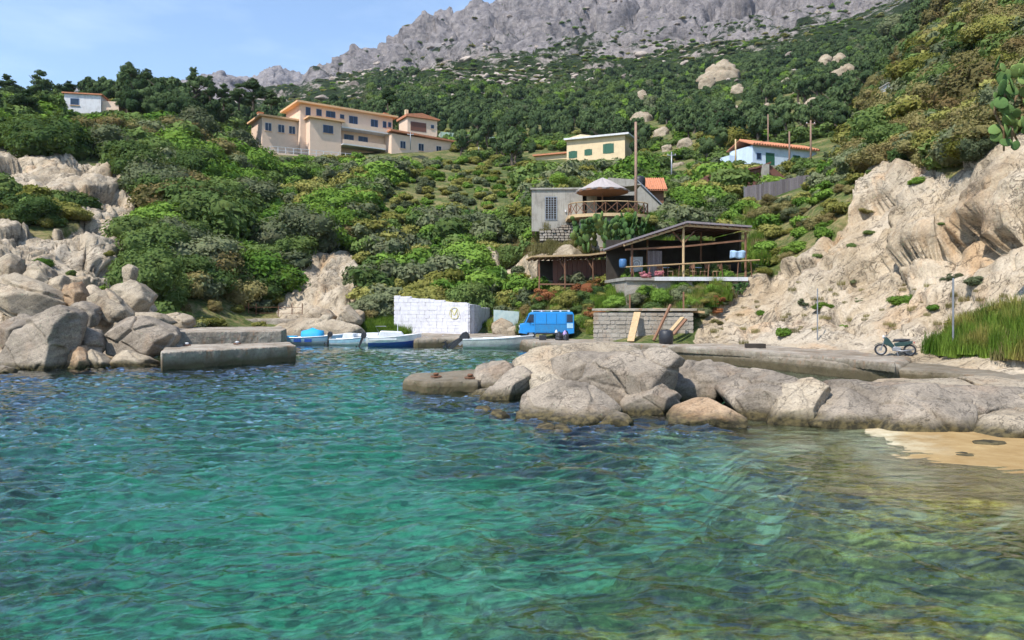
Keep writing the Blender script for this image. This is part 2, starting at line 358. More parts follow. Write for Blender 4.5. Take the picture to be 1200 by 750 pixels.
# copy of the granite network in one material, mixed with soil by the rock attribute
def granite_color(t, s=.8, strata=.6):
    p = t.pos((s, s, s)); ps = t.pos((s * .22, s * .4, s * 1.5), (0, strata, .2))
    big = t.noise(p, .22, 5, .6); mid = t.noise(ps, 1.0, 8, .7, .7); fine = t.noise(p, 11, 5, .7)
    v = t.math('ADD', t.math('MULTIPLY', big, .6), t.math('MULTIPLY', mid, .55))
    col = t.ramp(v, (.38, (.17, .125, .08)), (.50, (.33, .26, .175)), (.66, (.43, .36, .27)))
    st = t.ramp(t.noise(t.pos((s * .6, s * .6, s * .12)), .7, 5, .6), (.56, 0.), (.70, 1.))
    col = t.mix(t.math('MULTIPLY', st, .5), col, (.42, .235, .10))
    gy = t.ramp(t.noise(p, .16, 3), (.5, 0.), (.62, 1.)); col = t.mix(t.math('MULTIPLY', gy, .25), col, (.31, .28, .235))
    col = t.mix(.8, col, t.ramp(fine, (.36, .66), (.5, 1.), (.66, 1.18)), 'MULTIPLY')
    def fis(sc, w, k, rot, d=.8):
        n = t.noise(t.pos((s * sc * .3, s * sc * .45, s * sc * 1.5), (0, strata + rot, k)), 1, 6, .62, d)
        l = t.ramp(t.math('ABSOLUTE', t.math('SUBTRACT', n, .5)), (0., 0.), (w, 1.))
        return t.mix(t.ramp(t.noise(t.pos((s * sc, s * sc, s * sc)), .5, 2), (.47, 1.), (.56, 0.)), l, 1.)
    cm = t.mix(1., t.mix(1., fis(.6, .010, .2, 0.), fis(1.7, .014, .9, .25), 'MULTIPLY'), fis(1., .009, 1.7, 1.2), 'MULTIPLY')
    col = t.mix(t.math('MULTIPLY', t.math('SUBTRACT', 1., cm), .75), col, (.075, .06, .045))
    h = t.math('ADD', t.math('MULTIPLY', mid, 1.4), t.math('ADD', t.math('MULTIPLY', fine, .2), t.math('MULTIPLY', cm, .5)))
    return col, h
gc, gh = granite_color(t)
z = t.math('ADD', t.z(), t.math('MULTIPLY', n2, .25)); gc = t.mix(t.ramp(z, (.2, 1.), (.45, 0.)), gc, (.06, .05, .03))
mixf = t.ramp(t.math('ADD', att, t.math('MULTIPLY', t.math('SUBTRACT', n2, .5), .5)), (.42, 0.), (.58, 1.))
t.bsdf(t.mix(mixf, soil, gc), .92, t.bump(t.math('ADD', gh, t.math('MULTIPLY', n2, .4)), .75, .12), 0, .15)
me = npmesh('hillside', V, grid_faces(nu, ny), [t.m], True)
a_ = me.attributes.new('rock', 'FLOAT', 'POINT'); a_.data.foreach_set('value', RMs.astype(np.float32))
tag(link('hillside_terrain', me), 'rocky green hillside rising from the cove up to the villa and the pines', None, None, 'structure')
del V, Q, N

# ---- mountain
MC = [
 (-300,[(240,175),(500,185),(1500,140),(2600,118),(3600,112)]),
 (0,  [(240,170),(500,180),(1500,150),(2600,112),(3600,112)]),
 (200,[(240,160),(400,165),(900,150),(2000,112),(2600,100),(3600,100)]),
 (240,[(240,155),(400,152),(800,138),(2000,104),(2600,95),(3600,100)]),
 (262,[(240,155),(400,150),(800,132),(2000,100),(2600,90),(3600,100)]),
 (290,[(240,150),(400,140),(800,122),(1600,108),(2600,93),(3600,100)]),
 (320,[(240,148),(350,136),(500,124),(900,108),(1300,100),(2600,91),(3600,100)]),
 (350,[(240,148),(330,132),(450,118),(700,103),(1150,96),(1400,110),(2600,95),(3600,100)]),
 (370,[(240,146),(330,125),(450,110),(700,95),(1150,78),(1500,95),(2600,110)]),
 (400,[(240,145),(300,128),(400,108),(520,96),(800,80),(1200,61),(1500,80),(2600,110)]),
 (430,[(240,145),(300,122),(400,103),(560,86),(800,72),(1200,50),(1500,80),(2600,110)]),
 (470,[(240,144),(300,118),(400,100),(560,80),(800,60),(1200,33),(1500,60),(2600,110)]),
 (512,[(240,142),(300,120),(400,98),(560,72),(800,48),(1250,9),(1500,40),(2600,110)]),
 (545,[(240,142),(300,120),(400,96),(560,68),(800,42),(1250,16),(1500,40),(2600,110)]),
 (572,[(240,142),(300,120),(400,96),(560,66),(800,38),(1250,3),(1500,30),(2600,110)]),
 (600,[(240,142),(300,122),(400,98),(560,66),(800,35),(1250,-8),(1500,10),(2600,110)]),
 (700,[(240,142),(300,118),(400,96),(560,62),(800,25),(1250,-32),(1500,-30),(2600,80)]),
 (800,[(240,140),(300,112),(400,88),(560,55),(800,15),(1250,-50),(1500,-45),(2600,60)]),
 (900,[(240,115),(300,98),(400,72),(560,40),(800,0),(1250,-70),(1500,-60),(2600,60)]),
 (1000,[(240,96),(300,80),(400,52),(560,15),(800,-30),(1250,-90),(1500,-80),(2600,60)]),
 (1100,[(240,20),(300,12),(400,2),(560,-20),(800,-60),(1250,-110),(1500,-100),(2600,60)]),
 (1250,[(240,-140),(300,-140),(400,-140),(560,-150),(800,-160),(1250,-170),(1500,-160),(2600,0)]),
 (1600,[(240,-300),(300,-300),(1500,-300),(2600,-100)]),
]
far = field(MC, 230, 3600, 300)
mu, my = 620, 420
u = np.linspace(-1.05, 1.05, mu); Yg = np.exp(np.linspace(math.log(236), math.log(3500), my))
UU, YY = np.meshgrid(u, Yg, indexing='ij'); UU = UU.ravel(); YY = YY.ravel()
ZZ = far(UU, YY); V = np.stack([UU * YY, YY, ZZ], 1); PXm = 600 + UU * F; PYm = HY + (CH - ZZ) * F / YY
N = normals(V, mu, my); N *= np.sign(N[:, 2:3] + 1e-9)
d1, d2, idn = worley(V * np.array([.02, .02, .016]) + fbm(V * .012, 3, 2)[:, None] * .8, 3)
e1, e2, idm = worley(V * np.array([.055, .055, .04]), 8)
hi = sstep(420, 900, YY + 0 * YY)
crag = (idn - .5) * 26 - 12 * (1 - sstep(0, .25, d2 - d1)) + (idm - .5) * 11 - 4 * (1 - sstep(0, .2, e2 - e1)) + ridged(V * .012, 5, 7) * 22
gul = ridged(V * np.array([.006, .006, .002]), 4, 17) * 22
crag = crag - crag.mean() - 10; gul = gul - gul.mean() - 8
dispm = (crag * (.14 + .95 * hi) + gul * hi * 1.3 + fbm(V * .03, 4, 3) * 3) * sstep(236, 330, YY) * (.55 + .45 * sstep(300, 500, PXm))
V = V + N * dispm[:, None]
t = NT('mountain_rock_and_scrub'); g = t.node('NewGeometry'); p = t.pos((.01, .01, .01))
n1 = t.noise(p, 1.1, 8, .62); n2 = t.noise(p, 5.5, 7, .7); n3 = t.noise(p, 16, 6, .75)
sl_ = t.node('SeparateXYZ', Vector=g.outputs['Normal']).outputs[2]
zz = t.node('SeparateXYZ', Vector=g.outputs['Position']).outputs[2]
hgt = t.node('MapRange', Value=zz); hgt.inputs[1].default_value = 90; hgt.inputs[2].default_value = 420; hgt = hgt.outputs[0]
k = t.math('ADD', t.math('MULTIPLY', n1, 1.0), t.math('ADD', t.math('MULTIPLY', n2, .95), t.math('MULTIPLY', n3, .75)))
k = t.math('ADD', k, t.math('SUBTRACT', t.math('MULTIPLY', hgt, .62), t.math('MULTIPLY', sl_, .40)))
rockf = t.ramp(t.math('MULTIPLY', k, .5), (.60, 0.), (.66, 1.))
rc = t.ramp(t.math('ADD', t.math('MULTIPLY', n3, .6), t.math('MULTIPLY', n2, .4)), (.36, (.085, .08, .085)), (.5, (.23, .21, .21)), (.64, (.37, .335, .315)))
pink = t.ramp(hgt, (.0, 1.), (.45, 0.)); rc = t.mix(t.math('MULTIPLY', pink, .6), rc, t.ramp(n3, (.35, (.24, .18, .13)), (.65, (.55, .45, .36))))
sc_ = t.ramp(t.math('ADD', t.math('MULTIPLY', n2, .5), t.math('MULTIPLY', n3, .5)), (.38, (.02, .034, .014)), (.52, (.045, .072, .022)), (.66, (.09, .125, .03)))
vor = t.ramp(t.voro(p, 26), (.05, 1.), (.6, .45))
col = t.mix(rockf, t.mix(.7, sc_, vor, 'MULTIPLY'), rc)
t.bsdf(col, .95, t.bump(t.math('ADD', n3, t.math('MULTIPLY', n2, 2.)), 1., 4.0), 0, .1)
V[:, 2] -= (1 - sstep(240, 262, YY)) * 6
me = npmesh('mountain', V, grid_faces(mu, my), [t.m], True)
tag(link('mountain', me), 'craggy grey granite mountain with green scrub above the valley', None, None, 'structure')
del V, N

def ground(u, Y):
    u = np.atleast_1d(np.asarray(u, float)); Y = np.atleast_1d(np.asarray(Y, float))
    return np.where(Y < 255, near(u, np.minimum(Y, 262)), far(u, np.maximum(Y, 240)))
_RY = np.exp(np.linspace(math.log(14), math.log(1400), 900))
_hill = bpy.data.objects['hillside_terrain']; _mount = bpy.data.objects['mountain']; bpy.context.view_layer.update()
def drop(u, Y):
    """height of the built, weathered surface"""
    ok, q, _, _ = (_hill if Y < 255 else _mount).ray_cast(Vector((u * Y, Y, 3000)), Vector((0, 0, -1)))
    return q.z if ok else float(ground(u, Y)[0])
def hit(px, py, ymin=14):
    """first point of the ground on the line of sight through a picture point"""
    d = Vector(((px - 600) / F, 1, -(py - HY) / F)).normalized(); k0 = ymin / d.y; ok, q, _, _ = _hill.ray_cast(Vector((0, 0, CH)) + d * k0, d)
    if ok and q.y < 250: return Vector(q)
    u = (px - 600) / F; g = ground(np.full(900, u), _RY); r = CH - (py - HY) * _RY / F
    k = np.where((g >= r) & (_RY > ymin))[0]
    if not len(k): return None
    Y = _RY[k[0]]; return Vector((u * Y, Y, float(g[k[0]])))
# ================================================================ SEA BED AND WATER
BED = [
 (-400, [(2,-2.4),(10,-3),(22,-3),(30,-1.5),(60,-1)]),
 (0,    [(2,-1.9),(7,-2.2),(14,-3.4),(26,-3.8),(33,-2.5),(38,-1),(70,-.5)]),
 (300,  [(2,-1.5),(7,-1.7),(12,-3.2),(22,-3.2),(36,-3.4),(52,-2),(70,-.6)]),
 (600,  [(2,-.7),(6.6,-.75),(8.5,-1.6),(13,-2.2),(19,-2.4),(26,-2.8),(40,-2.4),(52,-1.4),(70,-.5)]),
 (800,  [(2,-.45),(6.8,-.5),(8.4,-1.3),(12,-1.7),(15,-1.7),(18,-1.0),(24,-1.2),(40,-.8),(70,-.5)]),
 (880,  [(2,-.4),(6.8,-.45),(8.5,-1.3),(11,-1.3),(13.0,-.6),(14.2,-.24),(18,-.2),(24,-.6),(38,-.5),(70,-.5)]),
 (950,  [(2,-.4),(6.9,-.42),(8.5,-1.2),(10.3,-.8),(11.4,-.26),(14,-.10),(18,-.1),(25,-.5),(35,-.45),(70,-.4)]),
 (1050, [(2,-.4),(7.0,-.4),(8.5,-1.1),(9.8,-.6),(10.8,-.10),(12,-.03),(15.5,.02),(18,.12),(23,.05),(26,-.2),(30,-.12),(34,.1)]),
 (1200, [(2,-.6),(6.5,-.5),(8,-.7),(9.1,-.16),(10.1,-.02),(13,.02),(15,.06),(18,.2),(22,.25),(25,.15),(28,.5)]),
 (1450, [(2,-.6),(6,-.3),(8,.0),(12,.2),(20,.5),(28,.8)]),
]
def bedfield(cols, lo, hi, n):
    c2 = [(px, [(y, HY - (z - CH) * F / y) for y, z in sorted(set(sum([[(y, z)] for y, z in pts], [])))]) for px, pts in cols]
    # densify so that straight runs in height stay straight
    out = []
    for (px, pts), (_, raw) in zip(c2, cols):
        ys = np.exp(np.linspace(math.log(lo), math.log(hi), 160)); zs = np.interp(ys, [r[0] for r in raw], [r[1] for r in raw])
        out.append((px, [(y, HY - (z - CH) * F / y) for y, z in zip(ys, zs)]))
    return field(out, lo, hi, n)
bedf = bedfield(BED, 1.5, 75, 300)
bu, by = 420, 420
u = np.linspace(-1.1, 1.1, bu); Yg = np.exp(np.linspace(math.log(1.6), math.log(66), by))
UU, YY = np.meshgrid(u, Yg, indexing='ij'); UU = UU.ravel(); YY = YY.ravel(); ZZ = bedf(UU, YY); V = np.stack([UU * YY, YY, ZZ], 1)
PXb = 600 + UU * F; PYb = HY + CH * F / YY     # where the water above lies in the picture
# reef: boulders and ledges under the water
bn = fbm(V * np.array([.16, .26, 0]) + 3, 6, 41, .62); bn2 = fbm(V * np.array([.55, .8, 0]) + 9, 6, 43, .68)
tq = np.exp(-((PXb - (300 + (PYb - 540) * -1.2)) / 230) ** 2) * np.exp(-((PYb - 505) / 48) ** 2)     # the clear sandy hollow
rf = sstep(-.12, .12, bn * .9 + bn2 * 1.2 + .05 - tq * .8 + .22 * sstep(600, 760, PXb + bn2 * 150) - .25 * sstep(14, 20, YY) * sstep(480, 620, PXb)) * (1 - sstep(34, 50, YY))
PXw = PXb + bn * 170 + bn2 * 90; YW = YY + bn2 * 1.6 + bn * 1.2
nearreef = sstep(7.8, 6.6, YW) * sstep(560, 720, PXw)
mids = sstep(855, 890, PXw) * (1 - sstep(1010, 1090, PXw + (12 - YW) * 30)) * sstep(10.0, 10.6, YW) * (1 - sstep(14.5, 16, YW)) * .8
w1, w2, wi = worley(V * np.array([1.1, 1.1, 0]) + fbm(V * .8, 2, 8)[:, None] * .4, 5)
lump = (wi - .2) * .5 * sstep(0, .25, w2 - w1) + fbm(V * 2.2, 3, 6) * .12
deep = np.clip(-ZZ / 1.2, 0, 1)
RF = np.clip(rf * (1 - sstep(900, 1000, PXw) * sstep(10.5, 12, YW)) + nearreef + mids, 0, 1) * sstep(.02, -.10, ZZ)
V[:, 2] += lump * RF * (.25 + .75 * deep) + fbm(V * .6, 3, 3) * .06 * deep
t = NT('sea_bed'); a1 = t.node('Attribute', {'attribute_name': 'reef'}).outputs['Fac']; a2 = t.node('Attribute', {'attribute_name': 'yellow'}).outputs['Fac']
p = t.pos(); nb = t.noise(p, 1.2, 6, .65); nf = t.noise(p, 7, 5, .7)
sand = t.ramp(t.math('ADD', t.math('MULTIPLY', nb, .6), t.math('MULTIPLY', nf, .4)), (.36, (.28, .25, .15)), (.5, (.52, .47, .33)), (.7, (.66, .62, .47)))
beach = t.ramp(nb, (.3, (.25, .155, .06)), (.7, (.38, .27, .13))); sand = t.mix(a2, sand, beach)
reef = t.ramp(t.math('ADD', t.math('MULTIPLY', nb, .5), t.math('MULTIPLY', nf, .5)), (.38, (.06, .05, .018)), (.52, (.22, .175, .06)), (.66, (.5, .4, .15)))
reef = t.mix(a2, reef, t.ramp(nf, (.36, (.12, .075, .015)), (.52, (.50, .34, .08)), (.66, (.78, .62, .24))))
f = t.ramp(t.math('ADD', a1, t.math('ADD', t.math('MULTIPLY', t.math('SUBTRACT', nb, .5), 1.6), t.math('MULTIPLY', t.math('SUBTRACT', nf, .5), 1.4))), (.3, 0.), (.7, 1.))
t.bsdf(t.mix(f, sand, reef), .95, t.bump(nf, .6, .05), 0, .1)
me = npmesh('sea_bed', V, grid_faces(bu, by), [t.m], True)
me.attributes.new('reef', 'FLOAT', 'POINT').data.foreach_set('value', RF.astype(np.float32))
yl = np.clip(sstep(940, 1080, PXw) * sstep(9.2, 10.6, YW) * (1 - sstep(22, 27, YY)) + .9 * sstep(8.2, 6.9, YW) * sstep(520, 700, PXw), 0, 1)
me.attributes.new('yellow', 'FLOAT', 'POINT').data.foreach_set('value', yl.astype(np.float32))
tag(link('sea_bed', me), 'sandy sea bed with dark weedy rocks under the clear water', None, None, 'structure')
# wide deep floor for the rest of the bay
MB().box(-600, 600, -900, 70, -9, -6.2).build('deep_sea_bed', t.m)['kind'] = 'structure'

# water sheet: real ripples near the eye, fine ripples as bump
wu, wy = 560, 900
u = np.linspace(-1.3, 1.3, wu); Yw = np.exp(np.linspace(math.log(2.2), math.log(64), wy))
UU, YY = np.meshgrid(u, Yw, indexing='ij'); X = (UU * YY).ravel(); Yv = YY.ravel()
def waves(X, Y):
    wx = fbm(np.stack([X * .12, Y * .12, X * 0], 1), 2, 51) * 1.1; wy_ = fbm(np.stack([X * .12, Y * .12, X * 0 + 5], 1), 2, 52) * 1.1
    X = X + wx; Y = Y + wy_; h = 0
    for a, k, q, s in ((.030, .5, 1.3, 61), (.060, .95, 2.3, 62), (.046, 1.9, 4.4, 63), (.020, 3.8, 8.4, 64)):
        th = .22 if s != 62 else -.28
        c, sn = math.cos(th), math.sin(th); xr = X * c + Y * sn; yr = -X * sn + Y * c
        n = vnoise(np.stack([xr * k, yr * q, X * 0 + s], 1), s); h = h + a * (1 - 1.6 * np.abs(n))
    return h
calm = np.clip((62 - Yv) / 8, 0, 1) * (1 - .8 * sstep(26, 60, Yv))
sh = bedf((X / Yv), Yv); shelter = sstep(-.02, -.9, sh) * .85 + .15
shelter *= 1 - .8 * (sstep(.2, .3, X / Yv) * sstep(19, 23, Yv))
Zw = (waves(X, Yv) - .018) * calm * shelter
Vw = np.stack([X, Yv, Zw], 1)
t = NT('sea_water'); p = t.pos((1.0, 2.1, 1)); p2 = t.pos((1., 1.6, 1), (0, 0, .35))
n1 = t.noise(p, 2.2, 3, .5, .3); n2 = t.noise(p2, 5.5, 2, .5)
nrm = t.bump(t.math('ADD', t.math('MULTIPLY', n1, .7), t.math('MULTIPLY', n2, .3)), .7, .05)
gl = t.node('BsdfGlossy', Color=(.93, .96, 1.0), Roughness=.0, Normal=nrm); rfn = t.node('BsdfRefraction', Color=(.9, 1., .98), Roughness=.0, IOR=1.333, Normal=nrm)
tr = t.node('BsdfTransparent', Color=(.86, 1., .97)); fr = t.node('Fresnel', IOR=1.66, Normal=nrm)
m = t.node('MixShader', Fac=.6); t.link(rfn.outputs[0], m.inputs[1]); t.link(tr.outputs[0], m.inputs[2])
m2 = t.node('MixShader', Fac=fr.outputs[0]); t.link(m.outputs[0], m2.inputs[1]); t.link(gl.outputs[0], m2.inputs[2]); t.link(m2.outputs[0], t.out.inputs[0])
va = t.node('VolumeAbsorption', Color=(.03, .80, .73), Density=.25); t.link(va.outputs[0], t.out.inputs['Volume'])
WATER = t.m
# one closed body: rippled sheet inside, flat skirt out to the far edges, bottom below the bed
nW = len(Vw); Fw = grid_faces(wu, wy)
G = np.arange(nW).reshape(wu, wy)
rim = list(G[:, 0]) + list(G[-1, 1:]) + list(G[-2::-1, -1]) + list(G[0, -2:0:-1])
R = Vw[rim]; ctr = np.array([0, 20, 0]); BX = 500
out = []
for q in R:
    d = q - ctr; k = min(abs(BX / d[0]) if d[0] else 1e9, abs((64.5 if d[1] > 0 else 500) / d[1]) if abs(d[1]) > 1e-6 else 1e9)
    k = max(k, 1.0005); e = ctr + d * k; out.append((e[0], e[1], 0.0))
out = np.array(out); bot = out.copy(); bot[:, 2] = -6.0
Va = np.concatenate([Vw, out, bot, [[0, 20, -6.0]]]); L = len(rim); r = np.array(rim); o0 = nW + np.arange(L); b0 = nW + L + np.arange(L)
nx = lambda a: np.roll(a, -1)
F2 = np.stack([r, o0, nx(o0), nx(r)], 1); F3 = np.stack([o0, b0, nx(b0), nx(o0)], 1)
ce = np.full(L, len(Va) - 1)
me = bpy.data.meshes.new('sea_water')
quads = np.concatenate([Fw, F2, F3]); tris = np.stack([b0, ce, nx(b0)], 1)
me.vertices.add(len(Va)); me.vertices.foreach_set('co', Va.astype(np.float32).ravel())
me.loops.add(quads.size + tris.size); me.loops.foreach_set('vertex_index', np.concatenate([quads.ravel(), tris.ravel()]).astype(np.int32))
nq = len(quads); me.polygons.add(nq + L)
me.polygons.foreach_set('loop_start', np.concatenate([np.arange(nq) * 4, nq * 4 + np.arange(L) * 3]).astype(np.int32))
me.polygons.foreach_set('loop_total', np.concatenate([np.full(nq, 4), np.full(L, 3)]).astype(np.int32))
me.polygons.foreach_set('use_smooth', np.ones(nq + L, bool)); me.materials.append(WATER); me.update(calc_edges=True); me.validate()
bm = bmesh.new(); bm.from_mesh(me); bmesh.ops.recalc_face_normals(bm, faces=bm.faces); bm.to_mesh(me); bm.free()
tag(link('sea_water', me), 'clear green rippled water of the sheltered cove', None, None, 'structure')
# ================================================================ BOULDERS
_ico = {}
def ico(n):
    if n not in _ico:
        bm = bmesh.new(); bmesh.ops.create_icosphere(bm, subdivisions=n, radius=1)
        _ico[n] = (np.array([v.co[:] for v in bm.verts]), np.array([[v.index for v in f.verts] for f in bm.faces])); bm.free()
    return _ico[n]
def hullrock(name, pts, mat, sub=5, seed=0, sharp=40, rough=.05, cutn=0, parent=None):
    """a weathered boulder filling the hull of the given points: soft-edged, chipped and cracked"""
    bm = bmesh.new()
    for p in pts: bm.verts.new(p)
    r = bmesh.ops.convex_hull(bm, input=bm.verts)
    c = Vector(np.mean(np.array([v.co[:] for v in bm.verts if v.link_faces]), 0))
    pl = []
    for f in bm.faces:
        n = f.normal; d = n.dot(f.verts[0].co - c)
        if d < 0: n = -n; d = -d
        if f.calc_area() > 1e-5: pl.append((*n, max(d, .02)))
    bm.free(); pl = np.array(pl); rs = np.random.RandomState(seed)
    size = float(np.ptp(np.array([tuple(p) for p in pts]), 0).mean())
    JN = [((-.42, -.30, .86), .66), ((.80, -.50, -.12), .68), ((-.25, -.93, .05), .70), ((-.85, -.1, .3), .80), ((.5, .1, .86), .78)]
    for k in range(cutn):
        if k < 5: n = np.array(JN[k][0]) + rs.normal(size=3) * .16
        else: n = rs.normal(size=3)
        n /= np.linalg.norm(n); fk = JN[k][1] * rs.uniform(.9, 1.08) if k < 5 else rs.uniform(.72, .88)
        m = (np.array([tuple(p) for p in pts]) - np.array(c)) @ n
        pl = np.vstack([pl, [*n, m.max() * fk]])
    D, Fc = ico(sub)
    inv = np.clip(D @ pl[:, :3].T, 1e-6, None) / pl[:, 3]        # 1/r for every plane
    R = 1 / (np.sum(inv ** sharp, 1) ** (1 / sharp))
    V = D * R[:, None] + np.array(c); s = 1 / max(size, .5)
    w = V + seed * 7.3
    dip = np.array([math.cos(.6), 0, -math.sin(.6)]); q = np.stack([w @ np.array([.83, 0, -.56]), w[:, 1], w @ np.array([.56, 0, .83])], 1)
    e1, e2, ei = worley(q * np.array([.5, .5, 1.35]) * (1.15 * s ** .5) + fbm(w * .7, 3, seed + 9)[:, None] * .25, seed + 3)
    h = fbm(w * 1.1 * s ** .5 * 1.5, 4, seed) * .8 + (ei - .5) * 2.4 * sstep(0, .08, e2 - e1) - 1.1 * (1 - sstep(0, .07, e2 - e1)) + .25 * ridged(q * np.array([1, 1, 4.]), 3, seed + 5)
    V += D * (h * rough * size)[:, None]
    me = npmesh(name, V, Fc, [mat], True)
    return link(name, me, parent)
def pxrock(outline, Y, thick, mat, label, seed=0, front=(), rough=.028, sub=5, group=None, name='boulder', lean=.55, sink=.5, sharp=90, ang=True):
    """outline traced as (column, row); bottom points stand at distance Y, top points lean back by lean*thick"""
    ang = ang and max(p[1] for p in outline) - min(p[1] for p in outline) > 30
    if ang: mx_ = sum(p[0] for p in outline) / len(outline); b_ = max(p[1] for p in outline); outline = [(mx_ + (x - mx_) * 1.07, b_ + (y - b_) * 1.08) for x, y in outline]
    ys = [p[1] for p in outline]; y0, y1 = min(ys), max(ys); pts = []
    cx = sum(p[0] for p in outline) / len(outline); cyy = sum(ys) / len(ys)
    for x, y in outline:
        f = (y1 - y) / max(1, y1 - y0); pts.append(at(x, y, Y + lean * thick * f))
        if y > y1 - .25 * (y1 - y0): pts.append(at(x, y, Y) + Vector((0, .1, -sink)))
    for x, y in outline:
        q = at(cx + (x - cx) * .82, cyy + (y - cyy) * .7, Y + thick * .5); q.y = Y + thick; q.x *= 1.0; pts.append(q)
    pts.append(at(cx, cyy + .15 * (y1 - y0), Y - .12 * thick))
    for x, y, dy in front: pts.append(at(x, y, Y + dy))
    o = hullrock(name, pts, mat, sub, seed, sharp=sharp, rough=rough, cutn=9)
    return tag(o, label, 'boulder', group)
G1 = 'boulders of the low rocky spit'
SPIT = [
 ([(556,433),(575,425),(602,424),(612,440),(590,458),(560,456)], 23.6, 2.0, SHORE, 'small pale boulder just behind the rust-marked end of the flat slab'),
 ([(560,474),(572,462),(598,432),(614,426),(624,438),(622,461),(602,480),(575,484)], 21.3, 1.8, SHORE, 'tilted narrow brown-grey boulder leaning beside the flat slab'),
 ([(590,430),(602,415),(640,409),(720,405),(748,411),(766,422),(700,446),(640,450),(620,444)], 23, 4.5, SHORE2, 'broad smooth pale boulder lying at the back of the spit'),
 ([(618,436),(650,438),(668,448),(660,462),(626,462)], 20.8, 1.5, SHORE2, 'rounded small boulder wedged between the tilted one and the big grey ones'),
 ([(598,490),(618,464),(652,450),(700,450),(712,462),(737,492),(728,500),(650,501),(600,497)], 17.4, 3.0, SHORE, 'low grey boulder with a dark undercut face at the edge of the green water'),
 ([(668,446),(680,430),(720,417),(762,413),(800,413),(809,421),(801,450),(776,474),(742,472),(716,462),(690,454)], 18.9, 2.6, SHORE, 'largest grey boulder of the spit with a slanting overhung right side'),
 ([(775,474),(788,450),(806,425),(848,427),(882,440),(872,458),(800,480)], 20.3, 3.4, SHORE, 'dark grey sloping boulder right of the overhung one'),
 ([(776,501),(793,479),(822,466),(850,467),(880,490),(894,504),(790,507)], 16.8, 1.6, ORANGE, 'low smooth tan boulder rounded like a loaf at the waterline'),
 ([(846,457),(880,440),(932,443),(964,456),(946,497),(902,503),(880,484)], 17.6, 3.2, SHORE, 'blue-grey slab boulder with slanting joints beside the tan loaf one'),
 ([(932,503),(956,464),(992,450),(1040,453),(1066,470),(1064,514),(980,513)], 16.6, 3.0, SHORE, 'cracked grey boulder with a dark triangular notch at its foot'),
 ([(1018,517),(1026,462),(1088,452),(1135,468),(1168,494),(1152,519)], 16.0, 3.2, SHORE, 'long grey whaleback boulder sloping down toward the sand'),
 ([(1030,466),(1078,452),(1200,449),(1290,455),(1290,492),(1168,494),(1100,474)], 18.2, 5.0, SHORE2, 'flat pale sheet of rock behind the whaleback boulder'),
 ([(1140,519),(1168,490),(1230,484),(1300,490),(1300,524)], 15.0, 2.4, SHORE2, 'low pale rock at the edge of the sand where the picture ends'),
 ([(700,500),(716,484),(734,481),(748,500)], 17.0, .8, SHORE, 'little wet stone in front of the overhung boulder'),
 ([(640,422),(676,412),(730,410),(752,420),(720,436),(660,436)], 21.2, 2.0, SHORE, 'grey hump on top of the spit behind the overhung boulder'),
 ([(844,440),(866,430),(905,434),(930,444),(890,454),(850,452)], 20.4, 1.8, SHORE, 'small grey hump by the pool behind the slab boulder'),
]
SPIT += [
 ([(812,502),(846,458),(930,452),(1050,458),(1150,462),(1290,462),(1300,518),(1150,519),(1000,512),(880,506)], 17.6, 3.6, SHORE, 'long continuous sheet of grey granite under the right half of the spit'),
 ([(720,470),(742,452),(770,446),(800,462),(796,480),(745,484)], 18.4, 1.6, SHORE, 'shadowed wedge of rock under the overhung boulder'),
 ([(905,500),(925,452),(960,446),(985,462),(960,500)], 17.0, 2.0, SHORE2, 'steep pale rib of rock between the two cracked slabs'),
 ([(1040,470),(1090,458),(1150,470),(1190,492),(1120,494)], 17.2, 2.0, SHORE, 'thin upper slab lying on the whaleback boulder'),
 ([(540,470),(556,456),(580,452),(590,468),(575,478)], 22.2, 1.2, SHORE, 'small wet rock in front of the slab end'),
]
for k, (ol, Y, th, m, lb) in enumerate(SPIT): pxrock(ol, Y, th, m, lb, 20 + k, group=G1, sub=6 if Y < 21.9 else 5, rough=.024)
pxrock([(1137,519),(1160,516),(1185,518),(1184,523),(1142,524)], 14.6, .5, SHORE, 'thin flat dark stone lying alone on the wet sand', 71, sub=4, sink=.1)
pxrock([(1118,533),(1135,531),(1152,534),(1150,538),(1120,538)], 13.6, .5, SHORE, 'low wet stone just showing in the sandy shallows', 72, sub=4, sink=.15)
for k, (x, y) in enumerate(((566,481),(585,486),(640,502),(660,503))):
    pxrock([(x-14,y+4),(x-8,y-5),(x+6,y-6),(x+15,y+4)], (CH*F/(y+4-HY)), .9, SHORE, 'weedy brown stone awash at the foot of the spit', 80+k, sub=4, group='stones awash at the foot of the spit', sink=.4)
G2 = 'boulders heaped by the old jetty'
